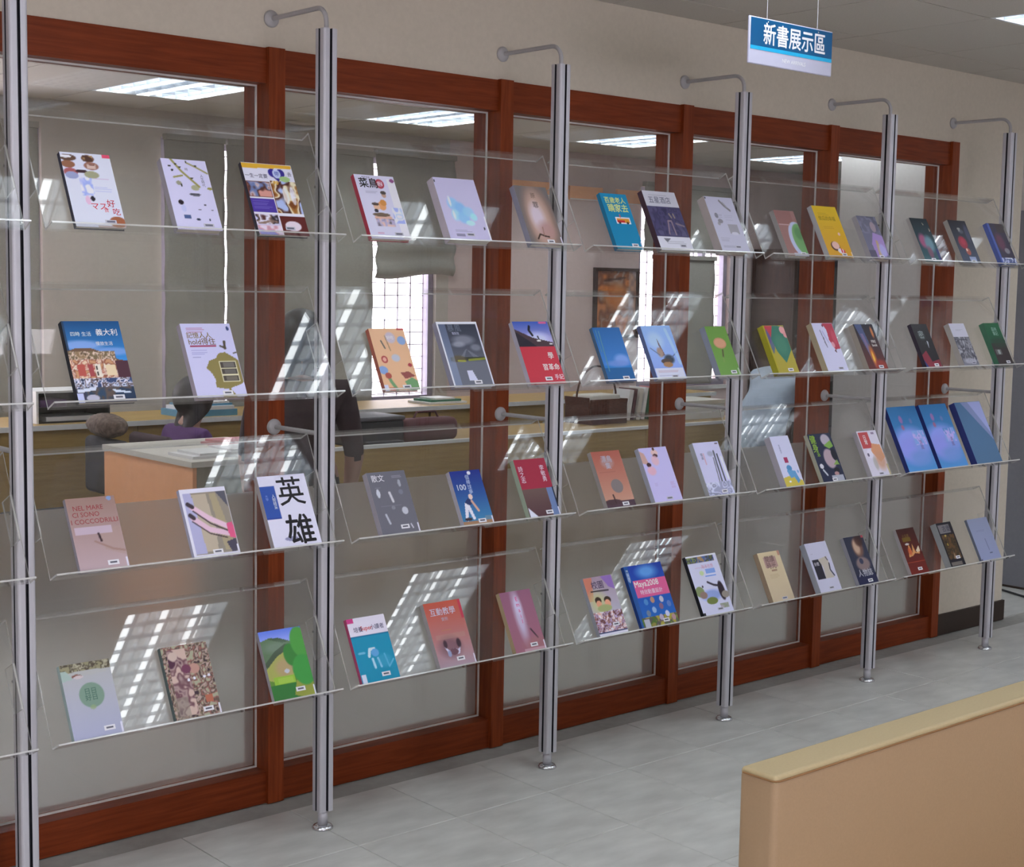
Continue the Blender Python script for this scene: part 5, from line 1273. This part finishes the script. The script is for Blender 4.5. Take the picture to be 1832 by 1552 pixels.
# --- bottom row
bk(3, .077, .135, .197, .016, '9cb0a8', 'pale grey-green book with a round green title disc', (.62, .10, 1), 1,
   [('F', 'a2a6a8'), ('G', 'a0a4b8', 'a8aaa4'), ('R', 0, .90, 1, 1, '7c7860'), ('M', 0, .88, 1, 1, ['6c6450', 'a8a488', '4c4438', '8c8868'], 12, 19), ('E', .5, .86, .45, .035, 'a8aaa4'), ('P', [(0, .92), (.0, .78), (.22, .80), (.10, .92)], '9cb0a4'), ('E', .30, .83, .10, .025, '7c5448'), ('E', .33, .815, .10, .02, 'c0b4b0'), ('E', .52, .56, .25, .165, '76907c', 1, .06), ('E', .50, .40, .06, .03, '8ca070', .7)],
   [('日日\n好日', .50, .57, .13, '4c6c5c', .015)])
bk(3, .360, .137, .201, .016, '586864', 'book covered by a camouflage-like photograph of patterned cloth', (.62, .095, 1), 1,
   [('F', '6c6058'), ('M', 0, 0, 1, 1, ['3c2c34', '7c7058', 'b0988c', '544c40', '8c5c54', '9c9c80'], 10, 20), ('M', .1, .05, .5, .95, ['4c2c3c', 'a08880', '6c4c50', 'c0a898'], 6, 21), ('E', .22, .86, .10, .06, 'c0ac9c'), ('E', .62, .66, .12, .07, 'b08878'), ('E', .45, .67, .10, .06, '6c3c50'), ('E', .45, .52, .03, .02, 'd8d8dc'), ('E', .58, .53, .03, .02, 'd8d8dc'), ('E', .80, .53, .03, .02, 'd8d8dc'), ('E', .90, .54, .03, .02, 'd0d0d4'), ('R', .72, .18, .88, .28, 'a8644c'), ('R', .05, 0, .35, .3, '8c8474', .6)], [])
bk(3, .662, .139, .201, .014, 'a09c9c', 'bright green picture book of rounded hills and trees', (.55, .12, 1), 1,
   [('F', '5c8434'), ('G', 'a8b0e8', '5c78d0', (0, .75, 1, 1)), ('P', [(0, .86), (.25, .90), (.65, .82), (1, .70), (1, .4), (0, .4)], '5c7454'), ('P', [(.18, .88), (.4, .89), (.65, .82), (.5, .8)], '445840'), ('E', .35, .75, .3, .08, '7c8c7c', .6, .8), ('L', [(.05, .52), (.3, .66), (.55, .74)], .06, '3c4838', .7), ('P', [(0, .46), (.30, .62), (.52, .68), (.60, .30), (.2, .26), (0, .3)], '9ca054'), ('E', .42, .45, .22, .13, 'a8906c', .8, .6), ('R', .1, .22, .6, .33, '8cb43c'), ('R', .2, .24, .55, .31, 'a0c050', .6), ('R', 0, 0, 1, .22, '347034'), ('P', [(.5, .05), (.62, .25), (1, .2), (1, 0), (.7, 0)], '8c9440'), ('E', .62, .62, .16, .16, '3c7c38'), ('E', .90, .78, .22, .22, '4c9440'), ('E', .85, .38, .26, .22, '3f9040'), ('E', .45, .40, .06, .03, 'b4b8bc')], [])
bk(3, .959, .136, .197, .014, 'a84868', 'teal book with white upper band, pink corner and Super lettering', (.55, .10, 1), 0,
   [('F', '1c88a4'), ('R', 0, .72, 1, 1, 'd8d4ea'), ('R', 0, .93, .18, 1, 'c0407c'), ('L', [(.35, .40), (.40, .50), (.52, .50)], .035, 'c0d8e4'), ('E', .52, .44, .10, .06, '5c9cc8'), ('L', [(.42, .35), (.44, .22)], .03, 'a8d0e0'), ('L', [(.56, .35), (.60, .22)], .025, 'a8d0e0'), ('L', [(.75, .40), (.80, .2), (.95, .3)], .018, '78b8d0', .7), ('E', .18, .46, .10, .02, '8cc0d4', .7), ('E', .7, .3, .2, .1, '4ca0bc', .5, .6), ('R', .02, 0, .14, .14, 'c8d0e0'), ('R', 0, .70, 1, .72, '186c8c')],
   [('培養', .24, .82, .125, '50506c', .01), ('Super', .46, .82, .135, 'cc3c30', .01), ('小讀者', .74, .83, .125, '50506c', .01)])
bk(3, 1.243, .143, .205, .018, 'a8a4a0', 'orange-brown book with cupped hands near the bottom', (.50, .105, 1), 1,
   [('F', 'a87058'), ('G', 'a08c94', 'b85440'), ('R', .93, .7, 1, 1, 'b8344c', .8), ('E', .42, .30, .28, .15, '6c5058', .7, .8), ('P', [(.25, .32), (.35, .18), (.62, .18), (.72, .34), (.62, .25), (.48, .27), (.36, .25)], 'c8c4d4'), ('E', .48, .22, .12, .05, '6c4c54'), ('E', .35, .2, .05, .05, '8c94b0'), ('E', .66, .34, .06, .07, '382830', .9, .4), ('E', .30, .35, .05, .06, '382830', .8, .4), ('H', .3, .56, .7, 1, 'b08050'), ('R', .1, .42, .9, .50, 'a88878', .4)],
   [('互動教學', .46, .85, .175, 'bcbcc8', .01), ('實例', .46, .73, .09, 'a0a0a8', .0)])
bk(3, 1.548, .130, .201, .018, 'b09c78', 'dusky pink book with slanting Email lettering and a pen', (.52, .10, 1), 1,
   [('F', '94606c'), ('G', '986470', '8c5c70'), ('E', .44, .60, .14, .40, 'bcb4c8', .9, .9), ('E', .48, .75, .10, .15, 'c8c4d8', .7, .8), ('L', [(.66, .36), (.82, .20)], .022, '3c2c34'), ('L', [(.60, .44), (.66, .36)], .01, '8c7078'), ('E', .75, .1, .4, .12, '9c6c6c', .7, .8), ('R', .3, .0, 1, .05, 'c4a8b0', .6)],
   [('E\nm\na\ni\nl', .48, .68, .15, 'cc3c78', .01)])
bk(3, 1.921, .133, .205, .016, 'a0a4a8', 'bright children book with two boys and a crowd below', (.55, .17, 1), 0,
   [('F', 'a8a890'), ('G', 'b4bcc4', 'a08c98'), ('P', [(0, 1), (0, .6), (.16, .6), (.3, 1)], 'c07860'), ('P', [(.6, 1), (1, 1), (1, .75), (.8, .8)], '8c6cac'), ('E', .3, .55, .3, .2, 'b8b880', .8, .8), ('E', .30, .60, .11, .06, '38281c'), ('E', .62, .59, .12, .06, '38281c'), ('E', .30, .54, .09, .06, 'd89c78'), ('E', .60, .53, .10, .07, 'd89c78'), ('E', .45, .46, .25, .06, '9ca46c'), ('M', 0, .03, 1, .40, ['d8d0d8', 'd09c84', 'e4e0ec', '8c5c50', 'b8a8c8', '6c4440'], 10, 22), ('R', 0, 0, 1, .05, 'd4d4ec'), ('R', 0, .045, 1, .07, '303c64'), ('L', [(.15, .76), (.75, .75)], .018, '30282c')], [('校園', .42, .86, .22, '54485c', .02)])
bk(3, 2.124, .185, .223, .014, '1c3c7c', 'royal blue software book with pink title band and round portraits', (.60, .075, 1), 0,
   [('F', '1c50a8'), ('G', '2068b0', '1c3c98'), ('E', .55, .88, .25, .10, '68a8dc', .8, .9), ('R', .12, .48, 1, .76, 'd05c88'), ('R', 0, 0, .10, 1, '20508c'), ('R', .02, .76, .09, .9, 'b0b8cc', .7), ('M', .05, 0, 1, .16, ['8c8440', '4c6c2c', '5c4c58', 'a0983c'], 8, 23)] +
   [('E', u, v, .055, .05, c) for u, v, c in ((.30, .40, '4c84b8'), (.48, .42, 'b08468'), (.72, .41, 'b8b4bc'), (.45, .26, '8caccc'), (.66, .30, '7c5c74'), (.88, .32, '5c78b0'), (.58, .13, 'b0a4b4'), (.76, .17, 'c0c4d8'), (.90, .10, 'b08c8c'), (.28, .22, '6c7c8c'))] + [('R', .10, .0, .24, .13, 'a8acb4')],
   [('Maya2008', .46, .68, .16, 'f4e8f0', .018), ('特效動畫設計', .53, .56, .10, 'ecc8d8', .008), ('M\na\ny\na', .055, .84, .07, 'c0d0ec', .01)])
bk(3, 2.437, .162, .223, .016, '14141c', 'white sea-life book with a breaching dark whale', (.50, .085, 2), 0,
   [('F', 'c8cae6'), ('M', 0, .88, .9, .98, ['2c3c74', '7c8c58', '4c4c3c', '486094', 'a0845c'], 8, 24), ('R', 0, .975, 1, 1, 'd8dcf0'), ('R', .5, .68, .82, .76, '7c9cd4'), ('E', .36, .70, .07, .04, 'b8cc98'), ('R', .45, .63, .80, .65, '6c94d4'), ('H', .2, .80, .7, 1, 'c8a0b0'), ('E', .45, .32, .32, .09, '8498c8', .9, .5), ('E', .82, .37, .10, .16, '2c2028', 1, .2), ('L', [(.45, .54), (.62, .48), (.75, .46)], .025, '342c38'), ('E', .12, .40, .14, .09, '7c8c5c'), ('E', .20, .34, .12, .06, '8c7468'), ('E', .42, .23, .18, .06, '6c783c'), ('E', .90, .30, .12, .06, '8c8478'), ('E', .25, .48, .025, .02, '38283c'), ('R', .0, .0, .07, .05, '202028'), ('M', .62, .08, .9, .16, ['c8cae6', '8c947c', 'a8a0a8'], 8, 25)],
   [('海洋世界', .60, .80, .10, 'c890a8', .005)])
bk(3, 2.816, .125, .193, .022, 'a89478', 'beige book with a red-brown woodcut box of characters', (.45, .06, 2), 0,
   [('F', 'c2b08c'), ('G', 'bcac8c', 'c8b890'), ('R', .18, .68, .76, .90, 'a88880', .9), ('R', .40, .60, .66, .64, '8c6c58', .8), ('H', .25, .55, .7, 4, 'b09c78'), ('R', .9, .9, 1, 1, 'b08470')], [('閱讀\n時光', .46, .79, .22, '6c5450', .01)])
bk(3, 3.097, .132, .199, .026, 'a0a4a8', 'white book with a black box and a bent pale torso', (.45, .075, 2), 0,
   [('F', 'babac8'), ('R', .10, .26, .46, .66, '26242e'), ('P', [(.38, .66), (.80, .70), (.85, .5), (.74, .42), (.86, .26), (.46, .26), (.50, .5)], 'b4ac9c'), ('L', [(.82, .55), (.78, .42), (.88, .3)], .025, '2c2c38'), ('L', [(.75, .68), (.80, .62)], .02, '484450'), ('H', .12, .78, .25, 1, '9090a0')], [('身體', .24, .57, .12, 'b8b4b8', .01)])
bk(3, 3.355, .128, .200, .018, '98989c', 'dark grey book with a portrait face and pale lettering', (.50, .07, 1), 0,
   [('F', '2c3040'), ('E', .55, .76, .26, .20, '6c5044', 1, .4), ('E', .50, .78, .16, .15, 'b0947c', 1, .5), ('E', .70, .9, .2, .12, '3c2420', .8, .5), ('E', .55, .42, .34, .14, '7c6c68', 1, .3), ('E', .50, .48, .10, .06, '34384c'), ('R', .88, .95, 1, 1, 'a04850'), ('R', .0, 0, 1, .2, '202440')], [('人物誌', .50, .24, .25, 'a8a8ac', .03)])
bk(3, 3.716, .126, .199, .016, 'a8a4a0', 'dark red book with fanned bright flames in the middle', (.45, .11, 1), 0,
   [('F', '5c1c14'), ('G', '6c2018', '3c1c18'), ('P', [(.22, .38), (.40, .68), (.48, .45), (.60, .66), (.66, .46), (.92, .52), (.85, .42), (.60, .45), (.45, .40)], 'c89058'), ('P', [(.70, .5), (.92, .6), (.93, .48), (.75, .46)], 'd0c0a0'), ('E', .36, .50, .10, .08, 'b85830', .9, .6), ('R', .16, .72, .62, .80, '70601c', .8), ('E', .34, .66, .12, .02, 'c0b8b0'), ('R', .0, .26, 1, .275, '9c4830')], [('火焰書', .40, .84, .13, '70582c', .0)])
bk(3, 3.987, .111, .195, .03, '9ca09c', 'thick black book with a gilded dim interior photograph', (.52, .19, 1), 0,
   [('F', '1a1820'), ('R', .08, .76, .80, .95, '8c8884', .8), ('M', .1, .16, .9, .72, ['2c241c', '4c3c24', '342c20', '5c4428'], 5, 26), ('E', .35, .70, .07, .02, 'b09c50'), ('E', .30, .5, .04, .03, 'a08c3c'), ('P', [(.4, .16), (.5, .34), (.56, .16)], '9c8870', .7), ('R', .1, .02, .8, .10, '8c8474', .7)], [('古堡', .55, .86, .26, '40404c', .02)])
bk(3, 4.251, .159, .193, .012, '6c7480', 'plain pale blue booklet leaning at the end of the bottom tier', (.55, .13, 0), 0,
   [('F', '8890a8'), ('G', '8c94b0', '8890a4'), ('L', [(.54, .50), (.56, .24)], .014, '646c84'), ('E', .60, .165, .08, .012, '4c5468'), ('H', .26, .72, .72, 2, '788098'), ('E', .04, .03, .03, .02, '4c4450')], [])

jobs, own = [], []
for bi, s in enumerate(B):
    for t in s[10]:
        jobs.append((t[0], t[5])); own.append(bi)
geo = text_geo(jobs)
per = {}
for g, bi, jt in zip(geo, own, [t for s in B for t in s[10]]):
    per.setdefault(bi, []).append((g, jt))
LM = MB()
LM.box(0, 0.030, 0, 0.0125, 0, 0.0004, M_WHITE); LM.box(0.0055, 0.0245, 0.0042, 0.0088, 0.0004, 0.0006, M_INK)
label_mesh = LM.mesh('barcode_label')
LM = MB()
LM.box(0, 0.030, 0, 0.010, 0, 0.0003, pbr('pale_label_paper', (0.58, 0.58, 0.68), 0.6)); LM.box(0.004, 0.026, 0.0028, 0.0078, 0.0003, 0.0005, pbr('grey_barcode_ink', (0.16, 0.16, 0.22), 0.6))
label_mesh2 = LM.mesh('barcode_label')
ROT = (math.pi / 2 - TH, 0, 0)
spine_mats = {}
for bi, (row, x, w, h, t, spine, label, bc, es, ops, txt) in enumerate(B):
    s0 = 0.0012
    y = YBEND + UY * s0 + NY * 0.0008; z = ZROW[row] + UZ * s0 + NZ * 0.0008
    r = empty('book', (x, y, z), ROT)
    tag(r, label, 'book', 'new books on the acrylic shelves')
    if spine not in spine_mats:
        spine_mats[spine] = pbr('book_cloth_' + spine, tuple(np.clip(lin(hx(spine)) * INK, 0, 0.85)), 0.5, var=0.03)
    ms = spine_mats[spine]
    c = 0.0011
    MB().box(c, w - 0.0025, 0.003, h - 0.003, c, t - c, M_PAGE).build('page_block', r)
    bd = MB()
    bd.box(0, w, 0, h, 0, c, ms); bd.box(0, c, 0, h, c, t - c, ms); bd.box(0, w, 0, h, t - c, t - 0.0003, ms)
    bd.build('binding', r)
    im = paint(w, h, ops + ([('R', .955, .01, .985, .15, 'd4d4ea')] if es else []))
    fc = paint_mesh('front_cover', w, h, t, im, r, INK)
    for (v, f), (st, u, vv, size, col, off) in per.get(bi, []):
        if not len(v) or size < 0.02:
            continue
        k = size * w
        vs = [(min(max(u * w + a * k, 0.001), w - 0.001), min(max(vv * h + b_ * k, 0.001), h - 0.001), t + 0.00035 + 0.00003 * q) for a, b_, q in v]
        me = bpy.data.meshes.new('lettering'); me.from_pydata(vs, [], f)
        ca = me.color_attributes.new('ink', 'FLOAT_COLOR', 'POINT')
        ca.data.foreach_set('color', np.tile((*np.clip(lin(hx(col)) * INK, 0, 0.86), 1), len(vs)))
        me.materials.append(M_PRINT)
        lo = bpy.data.objects.new('lettering', me); COL.objects.link(lo); lo.parent = r
    if bc[2]:
        lb = bpy.data.objects.new('barcode_label', label_mesh if bc[2] == 1 else label_mesh2); COL.objects.link(lb); lb.parent = r
        lb.location = (min(bc[0] * w, w - 0.031), max(bc[1] * h - 0.006, 0.003), t + 0.0003)

# canvas of the framed picture in the office
im = paint(0.43, 0.49, [('F', '8c6c50'), ('M', 0, 0, 1, 1, ['b0683c', 'c87c48', '7c4c34', 'a08c84', '8c5438'], 4, 40), ('E', .5, .6, .3, .2, 'd07c3c', .8, .6), ('L', [(.2, .85), (.7, .9)], .02, '4c3028'), ('R', .8, 0, 1, 1, 'b0a8b0', .5)], 0.012)
pc = paint_mesh('canvas', 0.43, 0.49, 0.0, im, pf, 1.2)
pc.location = (0.025, 0.014, 0.025); pc.rotation_euler = (math.pi / 2, 0, 0)
